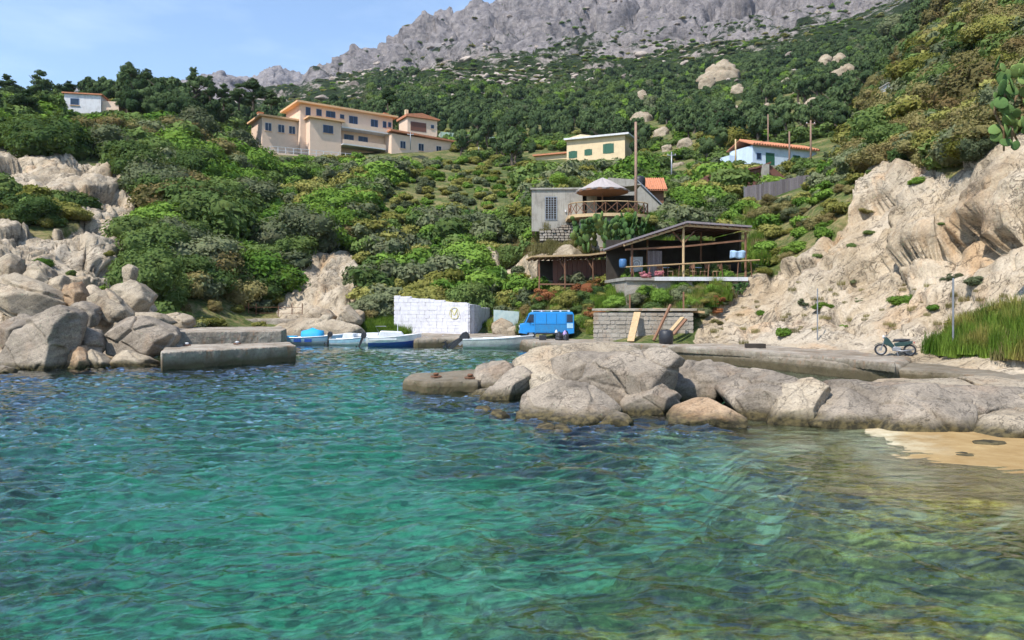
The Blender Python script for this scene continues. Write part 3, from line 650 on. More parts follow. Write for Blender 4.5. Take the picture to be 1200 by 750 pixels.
HEAP = [
 ([(-6,420),(20,390),(45,371),(66,352),(79,354),(87,374),(84,405),(73,428),(40,437),(4,434)], 31.5, 3.2, SHORE, 'huge pointed grey boulder tilted at the water left of the jetty'),
 ([(114,391),(130,378),(170,374),(196,384),(203,396),(190,409),(150,411),(120,408)], 34.5, 3, SHORE, 'rounded long grey boulder resting above the low one beside the jetty'),
 ([(118,420),(135,410),(160,411),(187,426),(176,432),(135,433),(122,428)], 33, 1.6, SHORE2, 'low oval boulder at the water touching the jetty slab'),
 ([(74,434),(80,406),(92,402),(104,420),(102,435)], 32.2, 1.4, ORANGE, 'rust-orange wedge of rock at the foot of the pointed boulder'),
 ([(98,434),(92,408),(108,408),(127,425),(122,434)], 32.6, 1.4, SHORE2, 'pale leaning rock beside the rust-orange wedge'),
 ([(84,386),(110,387),(119,410),(100,418),(84,408)], 34, 1.6, SHORE, 'dark blue-grey rock in the gap behind the pointed boulder'),
 ([(98,350),(106,338),(116,334),(132,350),(152,368),(134,374),(110,370)], 38.5, 2, SHORE2, 'pale slab rock tilted down to the right above the long boulder'),
 ([(-10,378),(28,371),(42,377),(24,396),(-10,406)], 35, 2.5, SHORE, 'blue-grey rounded rock behind the pointed boulder'),
 ([(-30,326),(20,326),(48,340),(70,352),(34,378),(-30,376)], 38, 5, SHORE2, 'wide pale sloping sheet of granite above the blue-grey rock'),
 ([(-4,302),(8,296),(19,302),(18,327),(-4,330)], 42, 2, SHORE2, 'upright rounded block, leftmost of the row of knobs'),
 ([(20,316),(34,306),(52,312),(57,342),(30,345)], 41, 2.4, SHORE2, 'stout rounded knob of pale granite second in the row'),
 ([(55,326),(66,318),(74,324),(75,350),(58,352)], 41, 1.8, SHORE2, 'narrow rounded knob of granite third in the row'),
 ([(72,348),(78,332),(87,326),(97,346),(92,357),(74,356)], 40, 1.8, ORANGE, 'pointed brownish knob at the right end of the row'),
 ([(118,336),(136,324),(160,330),(177,348),(164,366),(136,364)], 41, 3, SHORE2, 'blocky whitish boulder with square joints at the foot of the bushes'),
 ([(143,310),(151,306),(159,309),(157,326),(143,326)], 44, 1.4, SHORE2, 'small upright white block under the dark bushes'),
 ([(78,354),(96,350),(110,356),(112,374),(90,376)], 37, 1.8, SHORE, 'small grey boulder tucked behind the tip of the pointed one'),
 ([(90,378),(140,366),(200,366),(210,378),(150,384),(96,388)], 38.5, 3, SHORE2, 'low pale rock shelf behind the rounded long boulder'),
 ([(178,372),(200,364),(222,368),(228,378),(190,382)], 48, 2.4, SHORE2, 'flattish light rock near the start of the rusty railing'),
 ([(236,378),(250,367),(285,368),(306,374),(298,381),(240,381)], 64.5, 2.4, ORANGE, 'long tan rock behind the middle of the rusty railing'),
 ([(-14,440),(-6,426),(8,430),(12,438),(4,444)], 29.5, 1.4, SHORE, 'dark wet rock cut by the left edge of the picture'),
]
for k, (ol, Y, th, m, lb) in enumerate(HEAP): pxrock(ol, Y, th, m, lb, 120 + k, group=G2, rough=.03, sub=6 if k in (0, 1, 8) else 5)
G3 = 'pale rocks along the back of the boat basin'
BACK = [
 ([(356,377),(362,362),(369,354),(382,357),(394,372),(392,380)], 58, 2.5, 'pointed white rock under the outcrop behind the blue-canopied boat'),
 ([(390,377),(398,359),(405,354),(414,364),(424,376)], 58, 2.5, 'white rock beside the grass at the head of the boat basin'),
 ([(318,390),(330,374),(362,370),(392,372),(424,381),(436,393),(400,398),(330,398)], 55.5, 3, 'long low whitish rock directly behind the light blue boats'),
 ([(408,366),(420,360),(428,368),(426,377),(410,377)], 60, 1.6, 'small pale rock half hidden by the round grey bush'),
 ([(574,380),(588,370),(600,378),(604,390),(578,391)], 56, 1.6, 'small pale rock beside the end of the whitewashed wall'),
 ([(594,384),(604,378),(613,388),(606,394),(594,392)], 54, 1.2, 'small tan rock in front of the bushes near the blue van'),
]
for k, (ol, Y, th, lb) in enumerate(BACK): pxrock(ol, Y, th, SHORE2, lb, 170 + k, group=G3, rough=.03)
# boulders showing among the trees on the valley side
ROCKBOX = []
G4 = 'pale boulders among the trees on the valley side'
for k, (x, y, w, h, lb) in enumerate([
 (845,82,58,24,'big pale domed boulder with a dark overhang high among the pines'),
 (829,92,22,16,'pale boulder leaning on the left of the big domed one'),
 (752,136,34,12,'smooth pinkish dome above the yellow house with green shutters'),
 (752,108,12,10,'small white boulder above the pinkish dome among the pines'),
 (776,152,22,14,'cluster-like pale boulder below the pinkish dome'),
 (990,80,34,14,'smooth pale dome high on the right slope'),
 (968,67,18,8,'flat pale boulder left above the smooth dome'),
 (985,66,18,8,'flat pale boulder just above the smooth dome'),
 (940,102,22,12,'slanting pale boulder in the scrub right of the big domed one'),
 (921,93,12,6,'small white boulder above the slanting one'),
 (955,117,24,10,'tan boulder below the slanting one'),
 (935,122,14,9,'tan boulder beside the yellowish tree'),
 (860,127,22,8,'flat-topped pale boulder above the yellow-green tree'),
 (864,102,16,14,'pale boulder below the big domed one'),
 (898,122,10,8,'small rounded boulder right of the flat-topped one'),
 (905,129,14,6,'small flat boulder beneath the rounded one'),
 (120,193,20,12,'white boulder perched at the top of the cliff'),
 (666,292,44,26,'smooth pink-grey rock above the brown shed roof'),
 (760,232,10,8,'small grey boulder behind the tile-roofed hut'),
 (1005,97,14,8,'pale boulder low on the right slope near the white hut'),
 (1022,72,10,6,'small pale boulder beside the smooth dome'),
 (803,165,18,10,'pale boulder in the thicket right of the yellow house'),
 (795,190,16,8,'flat grey boulder in the thicket left of the white cottages'),
 (782,170,14,8,'small tan boulder in the thicket near the pole')]):
    P = hit(x, y + h / 2, 30)
    if P is None: continue
    Yb = P.y - 2; th = w * Yb / F * .8; ROCKBOX.append((x - w*.45, x + w*.45, y - h*.4, y + h*.8, P.y - 30, P.y + 2))
    ol = [(x - w/2, y + h*.5), (x - w*.42, y), (x - w*.2, y - h*.42), (x + w*.12, y - h*.5), (x + w*.4, y - h*.1), (x + w/2, y + h*.5)]
    pxrock(ol, Yb - .4, th, SHORE2, lb, 200 + k, group=G4, rough=.035, sub=4, sink=7, ang=False)
# ================================================================ PLANTS
L_DARK = leafmat('leaf_pine', (.03, .055, .026), (.10, .145, .06), (.13, .14, .06), .1, .15)
L_OAK = leafmat('leaf_deep_green', (.045, .08, .028), (.15, .215, .065), (.13, .14, .04), .3)
L_VIV = leafmat('leaf_vivid_green', (.06, .13, .022), (.20, .32, .06), (.16, .20, .03), .3)
L_OLV = leafmat('leaf_grey_olive', (.08, .10, .055), (.19, .215, .115), (.15, .12, .08), .3)
L_YEL = leafmat('leaf_yellow_green', (.13, .135, .03), (.30, .29, .09), (.26, .20, .06), .35)
L_DRY = leafmat('leaf_dry_brown', (.12, .105, .045), (.27, .24, .10), (.22, .13, .06), .5)
L_GRS = leafmat('blade_green', (.05, .11, .015), (.20, .30, .05), (.34, .27, .09), .75, .3)
L_PNK = leafmat('petal_pink', (.40, .10, .14), (.62, .25, .28), (.5, .2, .2), .2)
L_RED = leafmat('leaf_rusty_red', (.16, .06, .03), (.36, .15, .07), (.14, .17, .04), .4)
BARK = wood('bark', (.05, .038, .028), (.15, .12, .09)); CACT = leafmat('cactus_pad_green', (.05, .10, .035), (.14, .22, .07), (.3, .3, .08), .35, .05)
def cloud(seed, lobes, leaves, leaf, core=.72, shape=(1, 1, .8), spread=.62, lr=(.3, .5), up=.25, flat=0., long=1.6, low=-.35):
    """leaf-sized faces through a lumpy crown of radius ~1 plus an opaque heart; origin at the crown's foot"""
    rs = np.random.RandomState(seed); C = []
    for k in range(lobes):
        d = rs.normal(size=3); d /= np.linalg.norm(d); d[2] = max(low, d[2]) ; C.append(d * spread * rs.uniform(.55, 1.05))
    C = np.array(C); R = rs.uniform(lr[0], lr[1], lobes); sh = np.array(shape)
    w = R ** 2; li = rs.choice(lobes, leaves, p=w / w.sum()); d = rs.normal(size=(leaves, 3)); d /= np.linalg.norm(d, axis=1, keepdims=True)
    rad = R[li] * rs.uniform(.62, 1.12, leaves) ** .6
    if flat: d[:, 2] *= (1 - flat)
    P = (C[li] + d * rad[:, None])
    out = P / (np.linalg.norm(P, axis=1, keepdims=True) + 1e-6)
    keep = np.ones(leaves, bool)
    for k in range(lobes):      # nothing deep inside another lobe
        keep &= ~((np.linalg.norm(P - C[k], axis=1) < R[k] * .6))
    P = P[keep]; d = d[keep]; out = out[keep]; n = len(P); P = P * sh
    N = d * .6 + out * .5 + rs.normal(size=(n, 3)) * .55 + np.array([0, 0, up]); N /= np.linalg.norm(N, axis=1, keepdims=True)
    a = np.cross(N, rs.normal(size=(n, 3))); a /= np.linalg.norm(a, axis=1, keepdims=True); b = np.cross(N, a)
    s = leaf * rs.uniform(.6, 1.4, n)[:, None]; a = a * s * long; b = b * s
    V = np.stack([P - a, P + b * .8 + N * s * .2, P + a, P - b * .8 + N * s * .2], 1).reshape(-1, 3); Fq = np.arange(4 * n).reshape(-1, 4)
    D, Fi = ico(2); cores = []; cf = []
    o = len(V)
    for k in range(lobes):
        r = R[k] * core * (1 + .18 * np.sin(D @ rs.normal(size=3) * 5)); cores.append((C[k] + D * r[:, None]) * sh); cf.append(Fi + o); o += len(D)
    c = D * (spread * .62); cores.append(c * sh); cf.append(Fi + o)
    V = np.concatenate([V] + cores); T = np.concatenate(cf); T = np.concatenate([T, T[:, 2:3]], 1) if False else T
    return V, Fq, T
def cmesh(name, parts, mats):
    """parts: list of (V, quads or tris, material index)"""
    vs = []; loops = []; st = []; tot = []; mi = []; o = 0; lo = 0
    for V, Fs, m in parts:
        V = np.asarray(V); vs.append(V)
        for Fc in Fs:
            if len(Fc) == 0: continue
            n = Fc.shape[1]; loops.append((Fc + o).ravel()); st.append(lo + np.arange(len(Fc)) * n); tot.append(np.full(len(Fc), n)); mi.append(np.full(len(Fc), m)); lo += Fc.size
        o += len(V)
    V = np.concatenate(vs); V = V
    me = bpy.data.meshes.new(name); me.vertices.add(len(V)); me.vertices.foreach_set('co', V.astype(np.float32).ravel())
    L = np.concatenate(loops).astype(np.int32); me.loops.add(len(L)); me.loops.foreach_set('vertex_index', L)
    st = np.concatenate(st).astype(np.int32); me.polygons.add(len(st)); me.polygons.foreach_set('loop_start', st)
    me.polygons.foreach_set('loop_total', np.concatenate(tot).astype(np.int32)); me.polygons.foreach_set('material_index', np.concatenate(mi).astype(np.int32))
    for m in mats: me.materials.append(m)
    me.update(calc_edges=True); return me
def limbs(seed, h, r, n, spread, base=0., bend=.15):
    """tapered trunk with limbs: verts, quads"""
    rs = random.Random(seed); mb = MB(); pts = []; x = y = 0
    for k in range(6):
        t = k / 5; pts.append((x, y, base + h * t)); x += rs.uniform(-bend, bend) * h * .2; y += rs.uniform(-bend, bend) * h * .2
    mb.tube(pts, r, 7, r * .35)
    for k in range(n):
        a = rs.uniform(0, 6.28); i = rs.randint(2, 4); p = Vector(pts[i]); q = p + Vector((math.cos(a) * spread, math.sin(a) * spread, h * rs.uniform(.2, .45)))
        mb.tube([p, p.lerp(q, .5) + Vector((0, 0, .04 * h)), q], r * .5, 5, r * .15)
    return mb
SH = {}   # foliage meshes: kind -> list of meshes; unit radius, foot at z ~ 0
def bush(kind, mat, nvar, leaves, leaf, seed0, **kw):
    l = []
    for k in range(nvar):
        V, Q, T = cloud(seed0 + k, kw.pop('lobes', 13) if False else kw.get('lobes', 13), leaves, leaf, **{a: b for a, b in kw.items() if a != 'lobes'})
        V = V.copy(); V[:, 2] += .42; l.append(cmesh('foliage', [(V, [Q, T], 0)], [mat]))
    SH[kind] = l
bush('deep', L_OAK, 3, 6000, .031, 10, lobes=19)
bush('vivid', L_VIV, 3, 5600, .033, 20, lobes=18, shape=(1, 1, .7))
bush('olive', L_OLV, 3, 6500, .026, 30, lobes=18, lr=(.24, .42))
bush('yellow', L_YEL, 3, 4500, .030, 40, lobes=15, shape=(1, 1, .6))
bush('dry', L_DRY, 2, 5000, .028, 50, lobes=18, lr=(.22, .4))
bush('pine', L_DARK, 4, 3400, .034, 60, lobes=17, lr=(.22, .38), spread=.72, flat=.35, long=2.2, shape=(1, 1, .95))
bush('deep_far', L_OAK, 3, 900, .075, 70, lobes=10)
bush('vivid_far', L_VIV, 2, 900, .075, 75, lobes=10, shape=(1, 1, .7))
bush('olive_far', L_OLV, 2, 1000, .065, 80, lobes=11)
bush('yellow_far', L_YEL, 2, 900, .065, 85, lobes=11, shape=(1, 1, .6))
bush('pine_far', L_DARK, 4, 800, .075, 90, lobes=10, lr=(.26, .42), spread=.66, flat=.3, shape=(1, 1, .9))
bush('pink', L_PNK, 1, 1500, .045, 95, lobes=22, shape=(1, 1, .6), lr=(.12, .24), spread=.85, core=.15)
bush('rusty', L_RED, 2, 3600, .035, 97, lobes=22, shape=(1, 1, .6), lr=(.16, .3), spread=.8, core=.4)
# umbrella pine crowns: layered plates of needles
def plates(seed, n, leaves):
    rs = np.random.RandomState(seed); parts = []
    for k in range(n):
        t = k / (n - 1); V, Q, T = cloud(seed * 10 + k, 11, leaves, .05, shape=(1, 1, .5), flat=.3, long=2.6, core=.3, lr=(.2, .42), spread=.8)
        s = (.5 + .5 * math.sin(math.pi * (.3 + .65 * t))) * rs.uniform(.6, 1.25); a = rs.uniform(0, 6.28)
        V = V * s * .62 + np.array([math.cos(a) * .5 * (1.15 - t), math.sin(a) * .5 * (1.15 - t), .3 + t * 1.1 + rs.uniform(-.1, .1)]); parts.append((V, [Q, T], 0))
    return cmesh('foliage', parts, [L_DARK])
SH['tallpine'] = [plates(s, 11, 620) for s in (1, 2, 3, 4, 5)]
_tr = {}
def trunkmesh(k, h, r, n, spread):
    key = (k, round(h, 2), n)
    if key not in _tr:
        mb = limbs(k, h, r, n, spread); me = bpy.data.meshes.new('trunk'); me.from_pydata(mb.v, [], mb.f); me.materials.append(BARK); me.update(); _tr[key] = me
    return _tr[key]
def put_bush(name, kind, P, r, label, cat, group, rnd, sz=1., sink=.1):
    o = link(name, rnd.choice(SH[kind])); o.location = P; o.location.z -= sink * r
    o.scale = (r * rnd.uniform(.9, 1.15), r * rnd.uniform(.9, 1.15), r * sz * rnd.uniform(.85, 1.15)); o.rotation_euler = (rnd.uniform(-.1, .1), rnd.uniform(-.1, .1), rnd.uniform(0, 6.28))
    return tag(o, label, cat, group)
def put_tree(name, kind, P, h, r, label, cat, group, rnd, rise=.35, lean=0):
    e = empty(name, P, rnd.uniform(0, 6.28), label, cat, group); e.rotation_euler.x = lean
    t_ = link('trunk', trunkmesh(rnd.randint(1, 3), 1., .045, 4, .3), e); t_.scale = (h, h, h * .72); t_.location.z = -.05 * h
    c = link('crown', rnd.choice(SH[kind]), e); c.location.z = h * rise
    k = 1.5 if kind == 'tallpine' else 1.35; c.scale = (r, r, h * (1 - rise) / k)
    return e
# ---- what grows where
ZONES = [  # polygon in the picture, kinds with weights, radius range, spacing factor, group key
 ([(430,240),(470,212),(520,192),(600,196),(616,205),(625,250),(560,262),(505,250),(450,262)], ('yellow','vivid','yellow','olive'), (1.0,1.9), 1.0, 'h'),
 ([(290,160),(300,185),(560,195),(640,214),(632,262),(560,300),(560,372),(430,372),(420,300),(370,280),(300,300)], ('vivid','deep','vivid','olive','yellow'), (1.1,2.9), 1.0, 'v'),
 ([(100,150),(290,160),(300,230),(360,300),(320,360),(180,366),(150,330),(140,270),(110,215)], ('deep','olive','deep','vivid','olive','dry'), (1.4,4.4), 1.0, 's'),
 ([(-300,90),(100,120),(90,180),(40,185),(-300,200)], ('deep','vivid','deep'), (2.,3.6), 1.0, 's'),
 ([(-300,200),(40,218),(95,240),(96,268),(60,286),(0,268),(-300,285)], ('deep','yellow','deep'), (1.0,1.8), 1.0, 's'),
 ([(620,205),(900,190),(880,235),(760,250),(700,250),(620,215)], ('vivid','yellow','deep','olive','vivid'), (1.2,3.0), 1.0, 't'),
 ([(870,236),(1000,222),(1040,250),(1000,270),(930,310),(895,332),(868,315)], ('vivid','dry','yellow','olive'), (.8,1.6), 1.0, 'c'),
 ([(990,140),(1060,60),(1130,0),(1500,-300),(1500,110),(1200,158),(1170,168),(1150,200),(1110,205),(1060,188),(1010,200),(985,195)], ('dry','yellow','olive','deep','dry'), (1.6,3.6), 1.0, 'c'),
]
def zone(px, py):
    for k, z in enumerate(ZONES):
        if inpoly(np.array([px]), np.array([py]), z[0])[0]: return k
    return -1
GRP = {'h': ('yellow-green rounded shrub on the smooth hillock below the villa', 'shrubs on the smooth hillock'),
       'v': ('green bushy shrub in the thicket above the whitewashed wall', 'shrubs in the thicket above the whitewashed wall'),
       's': ('dark bushy shrub on the slope left of the villa', 'shrubs on the slope left of the villa'),
       't': ('bright green shrub in the gardens around the concrete hut', 'shrubs in the terraced gardens'),
       'c': ('dry brownish shrub at the top of the right-hand cliff', 'shrubs on the right-hand cliff')}
KW = {'deep': 'dense dark green', 'vivid': 'bright leafy green', 'olive': 'grey-green feathery', 'yellow': 'yellow-green rounded', 'dry': 'brownish half-dry'}
WHERE = {'h': 'on the smooth hillock below the villa', 'v': 'in the thicket above the whitewashed wall', 's': 'on the steep slope left of the villa', 't': 'in the terraced gardens behind the huts', 'c': 'on the right-hand cliff', 'p': 'in the valley below the mountain'}
rnd = random.Random(4)
MARKS = [(100,122,'small white house on the skyline'),(325,150,'left wing of the pink villa'),(410,150,'balcony of the pink villa'),(490,170,'low right wing of the pink villa'),(490,140,'tiny red-doored house'),
 (640,182,'orange end of the yellow house'),(700,172,'green shutters of the yellow house'),(650,236,'grey concrete hut'),(708,222,'thatched parasol'),(765,218,'orange tiled roof'),(745,170,'tall bare pole'),
 (800,270,'open timber taverna'),(670,300,'low brown shed'),(640,380,'blue van'),(525,365,'whitewashed wall'),(385,325,'bare rock outcrop'),(290,362,'rusty railing'),(50,395,'pointed grey boulder'),(60,345,'row of granite knobs'),
 (30,250,'bushy ledge on the left cliff'),(120,190,'white boulder on the cliff top'),(180,110,'wind-bent pines'),(240,150,'grassy clearing'),(845,82,'domed boulder'),(752,136,'pinkish rock dome'),(900,180,'white cottages'),(960,172,'orange-roofed cottage'),
 (930,218,'weathered board fence'),(990,80,'smooth pale dome'),(1047,105,'white hut corner'),(1050,400,'motorcycle'),(1115,370,'thin grey post'),(960,370,'short white post'),(1140,380,'bright green reeds'),(1180,100,'prickly pear at the edge'),(560,110,'band of pink rock'),
 (860,150,'yellowish tree'),(840,215,'pink oleander'),(470,230,'smooth hillock'),(560,300,'middle of the thicket'),(230,265,'big grey-green bush'),(700,265,'prickly pears by the terrace'),(1100,60,'brown bushes on the cliff top')]
def whereis(px, py):
    d, x, y, nm = min(((px - a) ** 2 + 2 * (py - b) ** 2, a, b, c) for a, b, c in MARKS)
    dx, dy = px - x, py - y
    r = ('right of' if dx > 0 else 'left of') if abs(dx) > 1.2 * abs(dy) else ('below' if dy > 0 else 'above')
    l = ('well ' if d > 2600 else 'just ' if d < 500 else '') + r + ' the ' + nm
    o = sorted(((px - a) ** 2 + 2 * (py - b) ** 2, c) for a, b, c in MARKS if (a - px) * dx > 0 or (b - py) * dy > 0)
    o = [c for _, c in o if c != nm and len((l + ' toward the ' + c).split()) < 12]
    return l + (' toward the ' + o[0] if o else '')
# line of sight test against the bare ground
_VU = np.linspace(-1.02, 1.02, 400); _VY = np.exp(np.linspace(math.log(24), math.log(1000), 420))
_vu, _vy = np.meshgrid(_VU, _VY, indexing='ij'); _sl = (ground(_vu.ravel(), _vy.ravel()).reshape(400, 420) - CH) / _vy
_mx = np.maximum.accumulate(_sl, 1)
def seen(u, Y, ztop):
    i = int(np.clip((u + 1.02) / 2.04 * 399, 0, 399)); j = int(np.clip(np.searchsorted(_VY, Y * .985) - 1, 0, 419)); return (ztop - CH) / Y > _mx[i, j]
# clearings kept open: houses, terraces, roofs (picture boxes with a distance range)
CLEAR = [(296,522,118,196,126,172),(618,764,208,250,60,80),(622,876,256,335,44,65),(456,600,338,400,40,62),(600,700,350,420,40,56),(700,830,340,420,38,56),
         (880,998,210,232,74,82),(866,978,158,196,84,125),(618,734,158,200,125,165),(76,134,104,134,98,142),(466,515,125,150,150,215),(300,410,160,186,120,160),
         (640,700,245,300,52,72),(740,785,195,235,60,90),(430,528,150,202,126,172),(226,366,350,382,60,64)] + ROCKBOX
def blocked(u, Y, r, top):
    px = 600 + u * F; rp = r * F / Y * .7
    for x0, x1, y0, y1, a, b in CLEAR:
        if x0 - rp < px < x1 + rp and a - 5 < Y < b: 
            py = HY - (top - CH) * F / Y; g = HY - (drop(u, Y) - CH) * F / Y
            if py < y0 + .55 * (y1 - y0) and g > y0: return True
    return False
cand = []
Y = 36.
while Y < 250:
    step = max(1.1, .018 * Y + .55); u = -1.02 + rnd.uniform(0, .02)
    while u < 1.02:
        uu = u + rnd.uniform(-.5, .5) * step / Y; YY_ = Y + rnd.uniform(-.5, .5) * step
        u += step * 1.15 / Y
        g = drop(uu, YY_); px = 600 + uu * F; py = HY - (g - CH) * F / YY_
        if g < .9: continue
        P3 = np.array([[uu * YY_, YY_, g]])
        if rockmask(np.array([px]), np.array([py]), P3)[0] > .5:
            if rnd.random() > .035: continue
            cand.append((uu, YY_, g, rnd.choice(('vivid', 'deep', 'yellow')), rnd.uniform(.25, .6), 'c' if px > 600 else 's')); continue
        k = zone(px, py)
        if k >= 0: _, kinds, (r0, r1), _, gk = ZONES[k]; kind = rnd.choice(kinds); r = rnd.uniform(r0, r1)
        elif YY_ > 95: kind = 'pinetree' if rnd.random() < (.75 if py < 160 else .25) else rnd.choice(('deep', 'vivid', 'deep', 'yellow')); r = rnd.uniform(1.5, 2.8); gk = 'p'
        else: kind = rnd.choice(('vivid', 'deep', 'yellow', 'olive')); r = rnd.uniform(.9, 1.8); gk = 't' if px > 600 else 'v'
        if gk in 'svt' and rnd.random() < .13: r *= 1.55
        if gk == 'h': r *= .72; kind = rnd.choice(('yellow', 'yellow', 'vivid', 'olive'))
        if YY_ < 62: r *= .75
        h = r * (3.0 if kind == 'pinetree' else 1.2)
        if kind == 'pinetree': r *= 1.0
        if blocked(uu, YY_, r, g + h): continue
        cand.append((uu, YY_, g, kind, r, gk))
    Y += step
vis = []; rest = []
for c in cand:
    uu, YY_, g, kind, r, gk = c; h = r * (2.6 if kind == 'pinetree' else 1.3); px = 600 + uu * F; py = HY - (g + h - CH) * F / YY_
    s = seen(uu, YY_, g + h * .8) and -20 < px < 1220 and py > -25
    (vis if s else rest).append(c)
vis.sort(key=lambda c: -c[4] / c[1])
nb = nt = 0
for c in vis:
    uu, YY_, g, kind, r, gk = c; P = Vector((uu * YY_, YY_, g))
    if kind == 'pinetree':
        if nt < 270:
            nt += 1; put_tree('pine_tree', 'pine' if YY_ < 130 else 'pine_far', P, r * 2.9, r, '%s dark green pine %s' % ('large' if r > 2.3 else 'small', whereis(600 + uu * F, HY - (g + r - CH) * F / YY_)), 'pine tree', 'pines ' + WHERE[gk], rnd)
            continue
    elif nb < 120 and r > .7:
        nb += 1; put_bush('shrub', kind if YY_ < 150 else (kind if kind == 'dry' else kind + '_far'), P, r, '%s %s shrub %s' % ('large' if r > 2 else 'small' if r < 1.2 else 'middling', KW[kind], whereis(600 + uu * F, HY - (g + r * .6 - CH) * F / YY_)), 'shrub', '%s shrubs %s' % (KW[kind], WHERE[gk]), rnd, .85)
        continue
    rest.append(c)
# ---- everything too small or too numerous to be picked apart: instanced foliage masses
def gninst(name, pts, kinds, label, mats=None, src=None):
    """pts: (x, y, z, scale, sz, kind index)"""
    col = bpy.data.collections.new(name + '_sources')
    src = src or sum([SH[k] for k in kinds], [])
    for i, m in enumerate(src):
        o = bpy.data.objects.new('source_%03d' % i, m); col.objects.link(o)
    A = np.array(pts, float); n = len(A)
    me = bpy.data.meshes.new(name); me.vertices.add(n); me.vertices.foreach_set('co', A[:, :3].astype(np.float32).ravel())
    me.attributes.new('sc', 'FLOAT_VECTOR', 'POINT').data.foreach_set('vector', np.stack([A[:, 3], A[:, 3], A[:, 4]], 1).astype(np.float32).ravel())
    rs = np.random.RandomState(3); me.attributes.new('rt', 'FLOAT_VECTOR', 'POINT').data.foreach_set('vector', np.stack([rs.uniform(-.12, .12, n), rs.uniform(-.12, .12, n), rs.uniform(0, 6.28, n)], 1).astype(np.float32).ravel())
    me.attributes.new('ix', 'INT', 'POINT').data.foreach_set('value', A[:, 5].astype(np.int32)); me.update()
    o = link(name, me); tag(o, label, None, None, 'stuff')
    ng = bpy.data.node_groups.new(name + '_scatter', 'GeometryNodeTree'); ng.interface.new_socket('Geometry', in_out='INPUT', socket_type='NodeSocketGeometry'); ng.interface.new_socket('Geometry', in_out='OUTPUT', socket_type='NodeSocketGeometry')
    N_ = ng.nodes; gi = N_.new('NodeGroupInput'); go = N_.new('NodeGroupOutput'); ip = N_.new('GeometryNodeInstanceOnPoints'); ci = N_.new('GeometryNodeCollectionInfo')
    mp_ = N_.new('GeometryNodeMeshToPoints')
    ci.inputs['Collection'].default_value = col; ci.inputs['Separate Children'].default_value = True; ci.inputs['Reset Children'].default_value = True
    def attr(nm, ty):
        a = N_.new('GeometryNodeInputNamedAttribute'); a.data_type = ty; a.inputs['Name'].default_value = nm; return [s for s in a.outputs if s.enabled][0]
    ip.inputs['Pick Instance'].default_value = True; lk = ng.links.new
    lk(gi.outputs[0], mp_.inputs[0]); lk(mp_.outputs[0], ip.inputs['Points']); lk(ci.outputs[0], ip.inputs['Instance']); lk(attr('ix', 'INT'), ip.inputs['Instance Index'])
    lk(attr('rt', 'FLOAT_VECTOR'), ip.inputs['Rotation']); lk(attr('sc', 'FLOAT_VECTOR'), ip.inputs['Scale']); lk(ip.outputs[0], go.inputs[0])
    md = o.modifiers.new('scatter', 'NODES'); md.node_group = ng; return o
FK = ['deep_far', 'vivid_far', 'olive_far', 'yellow_far', 'pine_far', 'dry']; off = {}; q = 0
for k in FK: off[k] = (q, len(SH[k])); q += len(SH[k])
def fidx(kind):
    k = {'pinetree': 'pine_far', 'dry': 'dry'}.get(kind, kind + '_far'); a, n = off[k]; return a + rnd.randrange(n)
pts = []; ppts = []
for uu, YY_, g, kind, r, gk in rest:
    (ppts if kind == 'pinetree' else pts).append((uu * YY_, YY_, g - .1 * r, r, r * (1.9 if kind == 'pinetree' else .9), fidx(kind)))
# far valley wood and mountain scrub
Y = 240.; fp = []
while Y < 1300:
    step = Y * .0125 + .4; u = -.92
    while u < .92:
        uu = u + rnd.uniform(-.5, .5) * step / Y; YY_ = Y + rnd.uniform(-.5, .5) * step; u += step / Y
        g = drop(uu, YY_); px = 600 + uu * F; py = HY - (g - CH) * F / YY_
        if YY_ < 420 and blocked(uu, YY_, 2.5, g + 5): continue
        nv = float(vnoise(np.array([[uu * YY_ * .012, YY_ * .012, 3.]]), 9)[0])
        wood_line = 96 + 16 * nv + max(0, (430 - px) * .3)
        if px > 800: wood_line -= (px - 800) * .22
        if py > wood_line - 6 and px > 430 and YY_ < 460:
            r = rnd.uniform(1.9, 3.5); fp.append((uu * YY_, YY_, g - .5, r, r * 1.35, fidx('pinetree' if rnd.random() < .72 - .5 * nv else rnd.choice(('deep', 'deep', 'vivid', 'olive')))))
        elif rnd.random() < (.42 + .5 * nv + (.35 if px > 640 else 0)) * (1 if YY_ < 520 else .55 if YY_ < 800 else .25) and YY_ < 1150:
            r = rnd.uniform(1.5, 3.6) * (YY_ / 500) ** .6; pts.append((uu * YY_, YY_, g - .6, r, r * .6, fidx(rnd.choice(('deep', 'deep', 'olive', 'vivid', 'yellow')))))
    Y += step
gninst('scrub', pts, FK, 'low green scrub covering the hillsides and the lower mountain')
gninst('pine_wood', ppts + fp, FK, 'dark pine wood filling the valley under the mountain')
